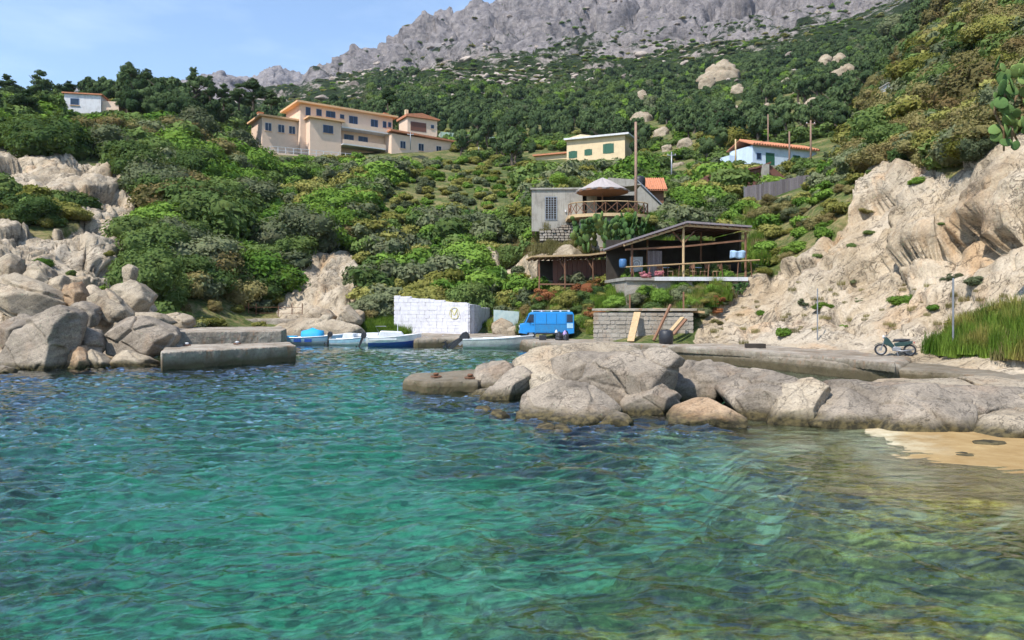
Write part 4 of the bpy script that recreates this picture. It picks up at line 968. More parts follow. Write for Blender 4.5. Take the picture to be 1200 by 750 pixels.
# loose rock on the mountain
RS = []
for k in range(5):
    rs = np.random.RandomState(k + 5); pt = [Vector(rs.normal(size=3)).normalized() * rs.uniform(.8, 1.1) for _ in range(11)]
    o = hullrock('source_rock', [Vector((p.x, p.y * .8, p.z * .75)) for p in pt], None, 3, k + 5, rough=.05); m = o.data; bpy.data.objects.remove(o); RS.append(m)
t = NT('mountain_boulder'); p = t.pos((.12, .12, .12)); n = t.noise(p, 2, 6, .65); rr = t.node('ObjectInfo').outputs['Random']
t.bsdf(t.ramp(t.math('ADD', t.math('MULTIPLY', n, .75), t.math('MULTIPLY', rr, .25)), (.36, (.15, .125, .105)), (.5, (.32, .27, .23)), (.68, (.44, .38, .33))), .95, t.bump(n, .8, .5), 0, .1)
for m in RS: m.materials.clear(); m.materials.append(t.m)
rp_ = []
for k in range(9000):
    px = rnd.uniform(-80, 1150); YY_ = math.exp(rnd.uniform(math.log(270), math.log(1150))); uu = (px - 600) / F
    g = drop(uu, YY_); py = HY - (g - CH) * F / YY_
    nv = float(fbm(np.array([[uu * YY_ * .009, YY_ * .009, 1.]]), 3, 29)[0])
    band = math.exp(-((px - 560) / 130) ** 2) * math.exp(-((py - 98) / 16) ** 2) * 1.3
    if rnd.random() > .03 + max(0, nv) * .8 + band * .9 + (.10 if px > 700 and 60 < py < 150 else 0): continue
    r = rnd.uniform(1.2, 3.0) * (YY_ / 420) ** .7 * (1.9 if rnd.random() < .12 else 1)
    rp_.append((uu * YY_, YY_, g - .1 * r, r * rnd.uniform(.9, 1.6), r * rnd.uniform(.6, 1.1), rnd.randrange(5)))
gninst('loose_rocks', rp_, None, 'pale loose rocks strewn over the mountain scrub', src=RS)
# ================================================================ BUILDINGS AND MASONRY
PINK = paint('plaster_pink', (.74, .55, .42), .85, .12, 1.2); EDGE = paint('roof_edge_apricot', (.74, .46, .25), .8, .15, 1.); CREAM = paint('plaster_cream', (.66, .52, .33), .85, .2, 1.)
WHITE = paint('whitewash', (.62, .62, .64), .9, .30, 1.5, bump=.5); BLUEW = paint('plaster_blue_white', (.52, .62, .74), .85, .2, 1.); CONC = paint('raw_concrete', (.34, .32, .28), .9, .55, 1.2, bump=.5)
TERRA = paint('terracotta', (.52, .21, .11), .85, .35, 2.); GLASS = paint('dark_window_glass', (.018, .035, .07), .15, .1, 1., spec=.4); GREENP = paint('green_shutter_paint', (.02, .10, .06), .6, .2)
BLUESH = paint('blue_frame_paint', (.10, .17, .32), .5, .2); RUST = paint('rusty_iron', (.16, .07, .035), .9, .5, 8., bump=.4); STEEL = paint('grey_steel', (.30, .31, .33), .45, .3, 4., .6)
TIMBER = wood('brown_timber', (.10, .05, .03), (.24, .13, .08)); PALEW = wood('pale_bamboo', (.34, .23, .12), (.52, .38, .22)); GREYW = wood('weathered_boards', (.13, .11, .115), (.25, .22, .235), 2)
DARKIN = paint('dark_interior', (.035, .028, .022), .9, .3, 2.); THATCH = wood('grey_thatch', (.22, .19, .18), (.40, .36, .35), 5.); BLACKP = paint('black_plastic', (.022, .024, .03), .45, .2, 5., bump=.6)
REDBR = paint('red_brown_boards', (.17, .07, .05), .8, .4, 3.)
def quaymat():
    t = NT('quay_concrete'); p = t.pos(); n = t.noise(p, .7, 6, .65); f = t.noise(p, 9, 5, .7); pe = t.noise(t.pos((1, 1, .25)), 2.5, 5, .65)
    col = t.ramp(n, (.35, (.19, .155, .115)), (.52, (.30, .26, .21)), (.7, (.41, .365, .30))); col = t.mix(.7, col, t.ramp(f, (.35, .7), (.5, 1.), (.65, 1.15)), 'MULTIPLY')
    col = t.mix(t.math('MULTIPLY', t.ramp(pe, (.56, 0.), (.66, 1.)), .6), col, (.26, .13, .06))
    z = t.math('ADD', t.z(), t.math('MULTIPLY', pe, .35)); col = t.mix(t.ramp(z, (.40, 1.), (.85, 0.)), col, t.mix(n, (.05, .04, .022), (.15, .12, .07)))
    t.bsdf(col, .9, t.bump(t.math('ADD', f, t.math('MULTIPLY', n, 1.5)), .7, .04), 0, .2); return t.m
QUAY = quaymat()
def window(parent, x, y, z, w, h, shut=None, glass=GLASS, frame=BLUESH, d=-1, bars=1, sill=True):
    """window in a wall whose outer face is the plane y (outward = d), centred at x, z"""
    fr = MB(); t_ = .07; a = y + d * .05; b = y - d * .02
    fr.box(x - w/2 - t_, x - w/2, min(a, b), max(a, b), z - h/2 - t_, z + h/2 + t_); fr.box(x + w/2, x + w/2 + t_, min(a, b), max(a, b), z - h/2 - t_, z + h/2 + t_)
    fr.box(x - w/2, x + w/2, min(a, b), max(a, b), z + h/2, z + h/2 + t_); fr.box(x - w/2, x + w/2, min(a, b), max(a, b), z - h/2 - t_, z - h/2)
    for k in range(bars): xx = x - w/2 + (k + 1) * w / (bars + 1); fr.box(xx - .03, xx + .03, min(y + d * .04, b), max(y + d * .04, b), z - h/2, z + h/2)
    o = fr.build('window', frame, parent)
    MB().box(x - w/2, x + w/2, min(y + d * .015, b), max(y + d * .015, b), z - h/2, z + h/2).build('pane', glass, o)
    if sill: MB().box(x - w/2 - .15, x + w/2 + .15, min(y + d * .16, y), max(y + d * .16, y), z - h/2 - t_ - .09, z - h/2 - t_ - .002).build('sill', EDGE if shut is None else WHITE, o)
    if shut:
        for sd in (-1, 1):
            m = MB(); x0 = x + sd * (w/2 + t_ + .01); x1 = x0 + sd * w * .5; m.box(min(x0, x1), max(x0, x1), min(y + d * .07, y + d * .02), max(y + d * .07, y + d * .02), z - h/2, z + h/2)
            m.build('shutter', shut, o)
    return o
def box(parent, name, mat, x0, x1, y0, y1, z0, z1, bevel=0): return MB().box(x0, x1, y0, y1, z0, z1).build(name, mat, parent, bevel=bevel)
# ---- pink villa
P = at(352, 183, 150); P.z -= .6; R35 = math.radians(35)
vil = empty('villa', P, R35, 'large pink villa with an apricot-edged flat roof, blue windows and a long balcony', 'villa')
zt = 11.3
box(vil, 'wall', PINK, 0, 20.5, 0, 9, -2, zt); box(vil, 'wall', PINK, -7.2, -.01, 1.5, 9, -2, 7.9); box(vil, 'wall', PINK, 1.2, 7.8, -2.2, -.005, -2, 8.1)
box(vil, 'wall', PINK, 18.5, 34, -3.6, -.1, -4, 7.0); box(vil, 'wall', PINK, 20.51, 34, -.095, 6, -4, 6.9)
box(vil, 'roof', EDGE, -1.0, 21.4, -1.0, 9.9, zt + .003, zt + .38); box(vil, 'roof', EDGE, -7.9, -.012, .7, 9.8, 7.905, 8.25); box(vil, 'roof', EDGE, .7, 8.4, -2.9, -.012, 8.105, 8.4)
m = MB(); m.prism([(18.0, 7.4), (34.8, 6.95), (34.8, 7.3), (18.0, 7.8)], -4.3, 6.6, 'y'); m.build('roof', TERRA, vil)
for x, z, w, h, bars in ((10.9, 9.5, 1.9, 1.2, 1), (13.0 - 4.2, 9.9, .8, .9, 0), (14.6 - 1.2, 9.3, 1.9, 2.1, 1), (18.9, 9.6, 1.3, 1.2, 0)): pass
for x, z, w, h, bars in ((1.6, 9.9, .9, 1.6, 0), (3.9, 10.0, 1.0, 1.3, 0), (6.4, 10.0, 1.9, 1.2, 1), (8.9, 9.9, .8, .8, 0), (11.4, 9.3, 1.8, 2.0, 1), (16.2, 9.2, 1.5, 2.1, 1), (18.6, 9.6, .7, 1.3, 0), (19.8, 9.7, .6, 1.0, 0)): window(vil, x, 0, z, w, h, bars=bars)
window(vil, 5.0, -2.2, 6.3, 2.0, 1.5); window(vil, 10.4, 0, 5.2, 2.0, 2.1); window(vil, 13.6, 0, 5.2, 2.0, 2.1); window(vil, 12., 0, 1.6, 1.2, 1.4)
for x in (-6.0, -3.4, -1.2): window(vil, x, 1.5, 6.0, 1.2, 1.5, frame=WHITE)
for x in (21.2, 25.6, 30.0): window(vil, x, -3.6, 4.9, 1.2, 1.5, frame=WHITE)
bal = box(vil, 'balcony', WHITE, 7.82, 20.2, -2.6, -.006, 7.0, 7.25); MB().box(7.82, 20.2, -2.6, -2.45, 7.25, 8.1).build('parapet', PINK, bal)
bal = box(vil, 'balcony', WHITE, 7.82, 17.4, -3.2, -.006, 3.4, 3.65); MB().box(7.82, 17.4, -3.2, -3.05, 3.65, 4.5).build('parapet', PINK, bal)
for x, y, z in ((-6.6, 6, 8.2), (12.5, 5, zt + .3), (20.4, 4, zt + .3), (24, 2, 7.3)):
    c = box(vil, 'chimney', PINK, x, x + .9, y, y + .9, z, z + 1.5); MB().box(x - .12, x + 1.02, y - .12, y + 1.02, z + 1.503, z + 1.7).build('chimney_cap', TERRA, c)
m = MB(); m.prism([(17.2, -1.5), (12.8, -4.2), (12.8, -3.9), (17.2, -1.0)], -5.5, -4.2, 'y'); m.build('stair_ramp', TERRA, vil)
# terrace wall and white railing in front
tw = empty('terrace_wall', at(315, 184, 143), math.radians(28), 'long whitish terrace wall with a pale railing below the pink villa', 'terrace wall')
box(tw, 'wall', PINK, 0, 17, 0, .4, -2, 1.0); 
for k in range(12): box(tw, 'post', WHITE, .2 + k * 1.48, .32 + k * 1.48, .1, .22, 1.0, 2.2)
for z in (1.5, 2.15): box(tw, 'rail', WHITE, .32, 16.6, .13, .19, z, z + .08)
# ---- small houses
P = at(103, 127, 124); wh = empty('white_house', P, math.radians(12), 'small white flat-roofed house with one dark window among the pines', 'house')
box(wh, 'wall', WHITE, -3.6, 2.0, 0, 5, -3, 2.3); box(wh, 'roof', TERRA, -3.9, 2.3, -.3, 5.3, 2.303, 2.5); window(wh, -2.0, 0, 1.0, 1.2, 1.0, frame=BLUESH, bars=0); box(wh, 'wall', PINK, 2.01, 4.6, .5, 5, -3, 1.5)
P = at(492, 152, 195); th = empty('red_doored_house', P, math.radians(30), 'tiny pink house with a chimney and a dark red porch behind the villa', 'house')
box(th, 'wall', PINK, -3.5, 5, 0, 6, -3, 3.0); m = MB(); m.prism([(-4, 3.0), (5.6, 3.0), (5.6, 3.25), (.5, 4.3), (-4, 3.6)], -.6, 6.6, 'y'); m.build('roof', TERRA, th)
box(th, 'porch_opening', REDBR, -2.6, 1.8, -.05, -.004, -.5, 1.9); window(th, 3.6, 0, 1.2, .9, 1.0, frame=WHITE, bars=0); c = box(th, 'chimney', CREAM, -3.2, -2.4, 2, 2.8, 3.3, 5.4)
P = at(686, 190, 146); yh = empty('yellow_house', P, math.radians(-24), 'long cream yellow house with green shutters and a white slab roof', 'house')
box(yh, 'wall', CREAM, -3.9, 8.0, 0, 7, -2, 4.6); box(yh, 'roof', WHITE, -4.3, 8.9, -.7, 7.6, 4.603, 4.95); m = MB(); m.prism([(-4.2, 4.95), (2.2, 4.95), (-1, 5.6)], 0, 6, 'y'); m.build('roof', CREAM, yh)
box(yh, 'wall', CREAM, -11.2, -3.91, 1.4, 6.6, -2, 2.3); box(yh, 'roof', TERRA, -11.6, -3.92, .8, 7, 2.303, 2.6)
for x, y, z, w, h in ((4.7, 0, 2.3, 1.0, 1.8), (-2.6, 0, 1.7, .8, 1.3), (.6, 0, 1.9, .7, 1.1), (-7.2, 1.4, .7, .8, 1.0), (-9.4, 1.4, .7, .8, 1.0)): window(yh, x, y, z, w, h, shut=GREENP, glass=GREENP, frame=GREENP, bars=1, sill=False)
m = MB(); m.lathe([(.35, 0), (.35, .5), (.1, .55)], 12, (-3.0, 3, 4.96)); m.build('water_tank', WHITE, yh, True)
# white-blue cottages with orange tiles
P = at(905, 196, 106); ct = empty('tiled_cottage', P, math.radians(22), 'white-blue cottage with orange tiled roof and green door, right one of the row', 'cottage')
def tiles(parent, x0, x1, y0, y1, z0, z1, n=26):
    """sloping roof of half-round tile rows from the eave (y0, z0) to the ridge (y1, z1)"""
    base = MB(); base.prism([(y0, z0), (y1, z1), (y1, z1 + .1), (y0, z0 + .1)], x0, x1, 'x'); o = base.build('roof', TERRA, parent)
    w = (x1 - x0) / n; me = None
    for k in range(n):
        c = x0 + (k + .5) * w; m = MB(); m.tube([(0, y0 - .05, z0 + .12), (0, y1, z1 + .12)], w * .42, 6)
        if me is None: q = m.build('tile_row', TERRA, o); me = q.data
        else: q = link('tile_row', me, o)
        q.location.x = c
    return o
box(ct, 'wall', BLUEW, -3.5, 8.2, 0, 5, -3, 2.9); tiles(ct, -3.8, 8.5, -.4, 2.6, 2.85, 4.0); m = MB(); m.prism([(2.6, 4.0), (5.4, 2.9), (5.4, 3.0), (2.6, 4.1)], -3.8, 8.5, 'x'); m.build('roof', TERRA, ct)
window(ct, -.4, 0, 1.1, 1.4, 1.7, glass=GREENP, frame=GREENP, bars=0, sill=False); window(ct, 4.4, 0, 1.0, 1.2, 1.9, glass=GREENP, frame=GREENP, bars=0, sill=False); window(ct, -2.4, 0, 1.4, .7, .8, bars=0, sill=False)
box(ct, 'terrace', CONC, -5, 9, -1.6, -.005, -3, -.1)
P = at(868, 200, 108); ct = empty('low_cottage', P, math.radians(22), 'low flat-roofed white-blue cottage with dark green openings beside the tiled one', 'cottage')
box(ct, 'wall', BLUEW, -2.0, 4.4, 0, 4, -3, 2.1); box(ct, 'roof', TERRA, 1.5, 4.7, -.3, 4.2, 2.103, 2.3); window(ct, .2, 0, .9, 1.1, 1.6, glass=GREENP, frame=GREENP, bars=0, sill=False); window(ct, 3.0, 0, .9, .9, 1.4, glass=GREENP, frame=GREENP, bars=0, sill=False)
P = at(1047, 117, 92); ct = empty('white_hut', P, 0, 'corner of a little white hut half hidden by the brown cliff-top bushes', 'hut'); box(ct, 'wall', WHITE, -.6, 2.4, 0, 2, -2, 2.0); box(ct, 'roof', CONC, -.75, 2.5, -.15, 2.15, 2.003, 2.15)
P = at(992, 194, 100); ct = empty('blue_shed', P, 0, 'small pale blue shed behind the end of the board fence', 'shed'); box(ct, 'wall', BLUEW, -.8, 1.6, 0, 2, -2, 1.9); box(ct, 'roof', CONC, -.95, 1.75, -.15, 2.15, 1.903, 2.0)
# ---- concrete hut, cone roof, tank, tile hut
P = at(623, 258, 67); hut = empty('concrete_hut', P, math.radians(-2), 'flat-roofed grey concrete hut with a tall barred window', 'hut')
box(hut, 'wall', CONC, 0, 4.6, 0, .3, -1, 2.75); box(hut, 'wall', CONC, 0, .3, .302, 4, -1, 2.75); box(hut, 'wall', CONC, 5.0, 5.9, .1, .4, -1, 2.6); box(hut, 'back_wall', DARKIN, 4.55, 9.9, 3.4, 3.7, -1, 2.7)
box(hut, 'roof', CONC, -.12, 4.75, -.15, 4.2, 2.753, 2.9); m = MB(); m.prism([(4.76, 2.75), (9.9, 3.2), (9.9, 3.33), (4.76, 2.9)], .4, 4.2, 'y'); m.build('roof', CONC, hut)
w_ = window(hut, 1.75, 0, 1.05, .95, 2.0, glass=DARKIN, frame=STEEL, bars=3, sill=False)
for k in range(9): MB().box(1.28, 2.22, -.05, -.035, .15 + k * .21, .18 + k * .21).build('louvre', STEEL, w_)
for k in range(2): box(hut, 'wall_lamp', WHITE, 3.0 + k * .35, 3.12 + k * .35, -.15, -.003, .7 + k * .25, .9 + k * .25)
P = at(742, 243, 72); cr = empty('gabled_outhouse', P, 0, 'pale grey gabled outhouse behind the balcony railing', 'outhouse')
m = MB(); m.prism([(-2.4, -.5), (2.8, -.5), (2.8, .1), (.3, 2.7), (-2.4, 2.9)], 0, 3, 'y'); m.build('wall', CONC, cr); m = MB(); m.beam((.2, 1.5, 2.78), (3.1, 1.5, -.05), 3.4, .1); m.build('roof', STEEL, cr)
o = MB().lathe([(.55, 0), (.62, .1), (.62, 1.0), (.5, 1.25), (.12, 1.35)], 20).build('water_tank', BLACKP, None, True); P = at(749, 222, 73); o.location = P; tag(o, 'round black water tank standing behind the tall pole', 'water tank')
P = at(765, 238, 74); tt = empty('tile_roofed_hut', P, 0, 'little hut with bright orange tiled roof right of the pole', 'hut'); box(tt, 'wall', TIMBER, -.8, 1.1, 0, 2, -1, 1.3); tiles(tt, -1.2, 1.4, -.5, 1.4, 1.15, 2.6, 12)
# ---- round balcony with cross railing, parasol
P = at(700, 256, 64.5); bl = empty('round_balcony', P, 0, 'half-round concrete balcony with crossed log railing in front of the hut', 'balcony')
m = MB(); arc = [(-2.7 + 0 * k, 0) for k in range(0)]
def bp(a, r=1): return (3.55 * math.cos(a) * r + .95, -2.2 * math.sin(a) * r)
poly = [bp(math.pi * k / 16) for k in range(17)]; m.prism(poly + [(-2.6, 3.5), (4.5, 3.5)], -.05, .22); m.build('floor_slab', PALEW, bl)
m = MB(); m.prism([bp(math.pi * k / 16, .72) for k in range(17)], -3.0, -.052); m.build('support', CONC, bl)
NB = 11
for k in range(NB + 1):
    a = math.pi * k / NB; x, y = bp(a, .97); MB().tube([(x, y, .2), (x, y, 1.25)], .05, 6).build('post', TIMBER, bl)
    if k < NB:
        b = math.pi * (k + 1) / NB; x2, y2 = bp(b, .97); MB().tube([(x, y, 1.22), (x2, y2, 1.22)], .05, 6).build('rail', PALEW, bl)
        MB().tube([(x, y, .28), (x2, y2, 1.15)], .03, 5).build('brace', TIMBER, bl); MB().tube([(x, y, 1.15), (x2, y2, .28)], .03, 5).build('brace', TIMBER, bl)
P = at(706, 250, 65); pa = empty('thatched_parasol', P, 0, 'wide parasol of grey thatch with a brown underside on the round balcony', 'parasol')
MB().tube([(0, 0, -.1), (0, 0, 3.0)], .06, 8).build('pole', TIMBER, pa)
n = 14; m = MB(); V = [(0, 0, 3.15)]; rr = random.Random(2)
for ring, (r, z) in enumerate(((.8, 2.75), (1.5, 2.35), (2.3, 1.95))):
    for k in range(n * 2): a = math.pi * k / n; w = 1 + (.03 if k % 2 else -.02) * ring; V.append((math.cos(a) * r * w, math.sin(a) * r * w, z + (.05 if k % 2 == 0 else -.04)))
N2 = 2 * n; Fq = [(0, 1 + k, 1 + (k + 1) % N2) for k in range(N2)] + [(1 + i * N2 + k, 1 + (i + 1) * N2 + k, 1 + (i + 1) * N2 + (k + 1) % N2, 1 + i * N2 + (k + 1) % N2) for i in (0, 1) for k in range(N2)]
m.add(V, Fq); o = m.build('thatch', THATCH, pa); sm = o.modifiers.new('thick', 'SOLIDIFY'); sm.thickness = .12
m = MB(); m.lathe([(2.25, 1.78), (2.27, 1.93), (1.2, 2.3), (.1, 2.6)], 24); m.build('underside', TIMBER, pa)
for k in range(12): a = 6.283 * k / 12; MB().tube([(0, 0, 2.7), (math.cos(a) * 2.25, math.sin(a) * 2.25, 1.82)], .03, 5).build('rib', TIMBER, pa)
# dry stone wall under the balcony
def stonewall(name, loc, rz, L, H, T, cw, chh, mat, label, cat, seed, core=None, slope=(0, 0), gap=.03, jit=.06, cy0=.02):
    e = empty(name, loc, rz, label, cat); r = random.Random(seed); z = 0; row = 0
    m = MB(); m.prism([(.05, -.5), (L - .05, -.5), (L - .05, H + slope[1] - .08), (.05, H + slope[0] - .08)], cy0, T, 'y'); m.build('core', core or mat, e)
    cnt = 0
    while z < H + max(slope) - .05:
        h = chh * r.uniform(.8, 1.25); x = 0
        while x < L - .05:
            w = cw * r.uniform(.55, 1.5); w = min(w, L - x); top = H + slope[0] + (slope[1] - slope[0]) * (x + w / 2) / L
            if z + h * .5 < top and cnt < 290:
                zz1 = min(z + h - gap, top + .03); y0 = cy0 - .015 - r.uniform(0, jit); m = MB(); g = gap / 2; q = .18 * min(w, h)
                pts = [(x + g + q * r.random(), z), (x + w - g - q * r.random(), z), (x + w - g, z + q), (x + w - g, zz1 - q), (x + w - g - q, zz1), (x + g + q, zz1), (x + g, zz1 - q), (x + g, z + q)]
                m.prism(pts, y0, .16, 'y'); vs = m.v; m.v = [(a + r.uniform(-.01, .01), b, c + r.uniform(-.01, .01)) if b > 0 else ((a - (x + w/2)) * .985 + x + w/2, b, (c - (z + h/2)) * .97 + z + h/2) for a, b, c in vs]
                ob = m.build('stone', mat, e); cnt += 1
            x += w
        z += h
    return e
STN = rockmat('field_stone', ((.14, .12, .10), (.30, .265, .22), (.42, .38, .33)), .3, 2.5, False)
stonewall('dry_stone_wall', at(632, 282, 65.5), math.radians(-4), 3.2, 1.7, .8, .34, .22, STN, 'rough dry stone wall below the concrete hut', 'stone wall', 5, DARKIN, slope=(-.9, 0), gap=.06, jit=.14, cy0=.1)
# ---- low brown shed with flat roof
P = at(630, 338, 57.5); sh = empty('low_shed', P, math.radians(6), 'low open brown shed with a long flat pale roof on crooked posts', 'shed')
L_ = 6.8
m = MB(); m.prism([(-.6, 2.35), (3.8, 2.5), (L_ + .5, 2.95), (L_ + .5, 3.08), (3.8, 2.64), (-.6, 2.47)], -1.0, 2.6, 'y'); m.build('roof', PALEW, sh)
for k in range(17): x = -.4 + k * .44; z = np.interp(x, [-.6, 3.8, L_ + .5], [2.28, 2.43, 2.88]); MB().beam((x, -.9, z), (x, 2.5, z), .08, .1).build('rafter', TIMBER, sh)
for x in (0, 2.0, 4.2, 6.4): MB().tube([(x, -.7, -1.4), (x + .05, -.7, .8), (x, -.7, 2.4)], .07, 7).build('post', TIMBER, sh)
for x in (2.0, 4.2): MB().tube([(x, -.7, 1.5), (x - .5, -.7, 2.35)], .05, 6).build('brace', TIMBER, sh)
for k in range(14): box(sh, 'wall_board', REDBR, 1.3 + k * .39, 1.3 + k * .39 + .36, .55, .62 + (k % 3) * .01, -.8, 2.3)
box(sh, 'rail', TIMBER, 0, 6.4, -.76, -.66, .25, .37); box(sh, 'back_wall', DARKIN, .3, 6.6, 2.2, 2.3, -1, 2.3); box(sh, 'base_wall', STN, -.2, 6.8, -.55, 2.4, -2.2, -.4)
for k in range(3): box(sh, 'crossbar', TIMBER, 5.3, 8.0, 1.4 + k * .1, 1.5 + k * .1, 2.6 + k * .35, 2.68 + k * .35)
# ---- taverna
P = at(735, 323, 50.5); tv = empty('timber_taverna', P, math.radians(5), 'open timber taverna with a wide low-pitched roof above a white slab terrace', 'taverna')
LW = 8.0
m = MB(); m.prism([(-.5, 2.1), (3.8, 3.5), (8.3, 3.25), (8.3, 3.37), (3.8, 3.64), (-.5, 2.24)], -1.2, 5.4, 'y'); rf_ = m.build('roof', GREYW, tv)
for k in range(20):
    x = -.4 + k * .44; z = float(np.interp(x, [-.5, 3.8, 8.3], [2.03, 3.43, 3.18])); m = MB(); m.beam((x, -1.15, z), (x, 5.3, z), .09, .11); m.build('rafter', TIMBER, tv)
MB().beam((-.5, -1.0, 1.97), (3.8, -1.0, 3.35), .10, .14).build('fascia', PALEW, tv); MB().beam((3.8, -1.0, 3.35), (8.3, -1.0, 3.1), .10, .14).build('fascia', PALEW, tv)
MB().beam((-.3, -.7, 1.72), (3.6, -.7, 1.95), .1, .12).build('tie_beam', TIMBER, tv); MB().beam((3.6, -.7, 1.95), (8.1, -.7, 2.42), .1, .12).build('tie_beam', TIMBER, tv)
for x, z in ((.15, 2.1), (3.7, 3.3), (8.05, 2.95)): MB().tube([(x, -.7, -.2), (x, -.7, z)], .085, 8).build('post', PALEW if x == 3.7 else TIMBER, tv)
for x, z in ((1.9, 2.7), (5.8, 3.2)): MB().tube([(x, 1.8, -.2), (x, 1.8, z)], .07, 8).build('post', TIMBER, tv)
for sx in (-1, 1): MB().tube([(3.7, -.7, 2.15), (3.7 + sx * .75, -.7, 2.98)], .05, 6).build('brace', TIMBER, tv)
MB().tube([(-.35, -1.05, .52), (4, -1.05, .78), (8.9, -1.05, 1.05)], .055, 7).build('rail', PALEW, tv)
for k in range(9): x = .2 + k * 1.02; MB().tube([(x, -1.02, -.1), (x + (.08 if k % 2 else -.08), -1.02, .55 + k * .05)], .035, 6).build('baluster', TIMBER, tv)
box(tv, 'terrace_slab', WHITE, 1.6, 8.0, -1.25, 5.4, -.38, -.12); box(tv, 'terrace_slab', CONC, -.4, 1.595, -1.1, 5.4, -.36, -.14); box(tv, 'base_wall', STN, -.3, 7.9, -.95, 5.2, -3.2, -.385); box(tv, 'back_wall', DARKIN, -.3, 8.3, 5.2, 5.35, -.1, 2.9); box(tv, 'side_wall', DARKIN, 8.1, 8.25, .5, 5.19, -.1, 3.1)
for k in range(6): box(tv, 'screen_board', GREYW, 1.6 + k * .17, 1.6 + k * .17 + .15, .6, .64, .0, 1.75)
sg = box(tv, 'scroll_panel', STEEL, .45, 1.35, 1.0, 1.05, .3, 1.35); MB().torus((.9, .97, .85), .3, .03).build('ring', WHITE, sg); MB().torus((.9, .97, .85), .14, .02).build('ring', WHITE, sg)
def chair(loc, rz, lab):
    e = empty('chair', loc, rz, lab, 'chair', 'taverna chairs'); box(e, 'seat', PALEW, -.2, .2, -.2, .2, .42, .46); box(e, 'backrest', TIMBER, -.2, .2, .17, .2, .62, .92)
    for a in (-.18, .18):
        for b in (-.18, .18): box(e, 'leg', TIMBER, a - .02, a + .02, b - .02, b + .02, 0, .415 if b < 0 else .95)
M5 = Matrix.Translation(P) @ Matrix.Rotation(math.radians(5), 4, 'Z')
for k, x in enumerate((2.3, 3.1, 4.6, 5.5, 6.3, 7.3)): chair(M5 @ Vector((x, .0 + .3 * (k % 2), -.118)), k * 1.3, 'wooden taverna chair behind the rail, number %s from the terrace end' % ('one', 'two', 'three', 'four', 'five', 'six')[k] if False else ['wooden chair nearest the pink oleander behind the taverna rail', 'wooden chair just left of the middle taverna post', 'wooden chair just right of the middle taverna post', 'wooden chair midway along the right half of the taverna rail', 'wooden chair left of the hanging pale blue cloth', 'wooden chair directly under the hanging pale blue cloth'][k])
for k, x in enumerate((2.7, 5.0, 6.8)):
    e = empty('table', M5 @ Vector((x, .9, -.118)), .1, ['small table behind the left taverna chairs', 'small table behind the middle taverna chairs', 'small table near the hanging cloth in the taverna'][k], 'table', 'taverna tables'); box(e, 'tabletop', BLUEW, -.4, .4, -.4, .4, .70, .74)
    for a in (-.33, .33):
        for b in (-.33, .33): box(e, 'leg', TIMBER, a - .025, a + .025, b - .025, b + .025, 0, .697)
nx_ = 12; V = []; 
for j in range(6):
    for i in range(nx_): V.append((i * .1, .05 * math.sin(i * 1.3) + .02 * j, -j * .1 + .03 * math.sin(i * .9 + j)))
m = MB(); m.add(V, [(j * nx_ + i, j * nx_ + i + 1, (j + 1) * nx_ + i + 1, (j + 1) * nx_ + i) for j in range(5) for i in range(nx_ - 1)]); o = m.build('cloth', paint('pale_blue_cloth', (.36, .52, .72), .8, .1), None, True); o.modifiers.new('thick', 'SOLIDIFY').thickness = .015
o.location = M5 @ Vector((6.9, -.9, 1.68)); o.rotation_euler.z = math.radians(5); tag(o, 'pale blue cloth hung over the right end of the taverna rail', 'cloth')
o = MB().lathe([(.2, 0), (.26, .1), (.26, .5), (.2, .6)], 14).build('barrel', paint('blue_plastic', (.05, .14, .30), .4, .2), None, True); o.location = M5 @ Vector((-.45, -.6, .5)); tag(o, 'small blue barrel at the left end of the taverna rail', 'barrel')
# ---- board fence
P0 = at(873, 242, 76); P1 = at(997, 217, 79); fe = empty('board_fence', P0, math.atan2(P1.y - P0.y, P1.x - P0.x), 'weathered purplish-grey board fence running up to the right behind the bushes', 'fence')
LF = (P1.xy - P0.xy).length; dz = P1.z - P0.z; nbd = 46; w = LF / nbd
fm = None
for k in range(nbd):
    if fm is None: o = MB().box(0, w - .03, 0, .04, -1, 2.0).build('board', GREYW, fe); fm = o.data
    else: o = link('board', fm, fe)
    o.location = (k * w, (k * 37 % 5) * .006, dz * k / nbd + (k * 13 % 7) * .012 + (.5 if k > 38 else 0)); 
for k in range(7): box(fe, 'post', STEEL, k * LF / 6 - .05, k * LF / 6 + .05, .06, .16, -1 + dz * k / 6, 2.1 + dz * k / 6)
# brown terrace behind the fence
P = at(862, 206, 84); br = empty('lean_to_roof', P, .1, 'dark brown sloping lean-to roof behind the fence beside a concrete pillar', 'lean-to')
m = MB(); m.prism([(-3.2, -.2), (2.6, .9), (4.2, 1.5), (4.2, 1.7), (2.6, 1.1), (-3.2, 0)], 0, 4, 'y'); m.build('roof', REDBR, br); m = MB(); m.prism([(-3.2, -1.5), (6.5, -1.5), (6.5, -.4), (4.2, 1.4), (2.6, .85), (-3.2, -.25)], .3, 3.5, 'y'); m.build('wall', REDBR, br)
box(br, 'pillar', CONC, 3.1, 3.8, -.4, .3 - .01, -1.5, 1.3)
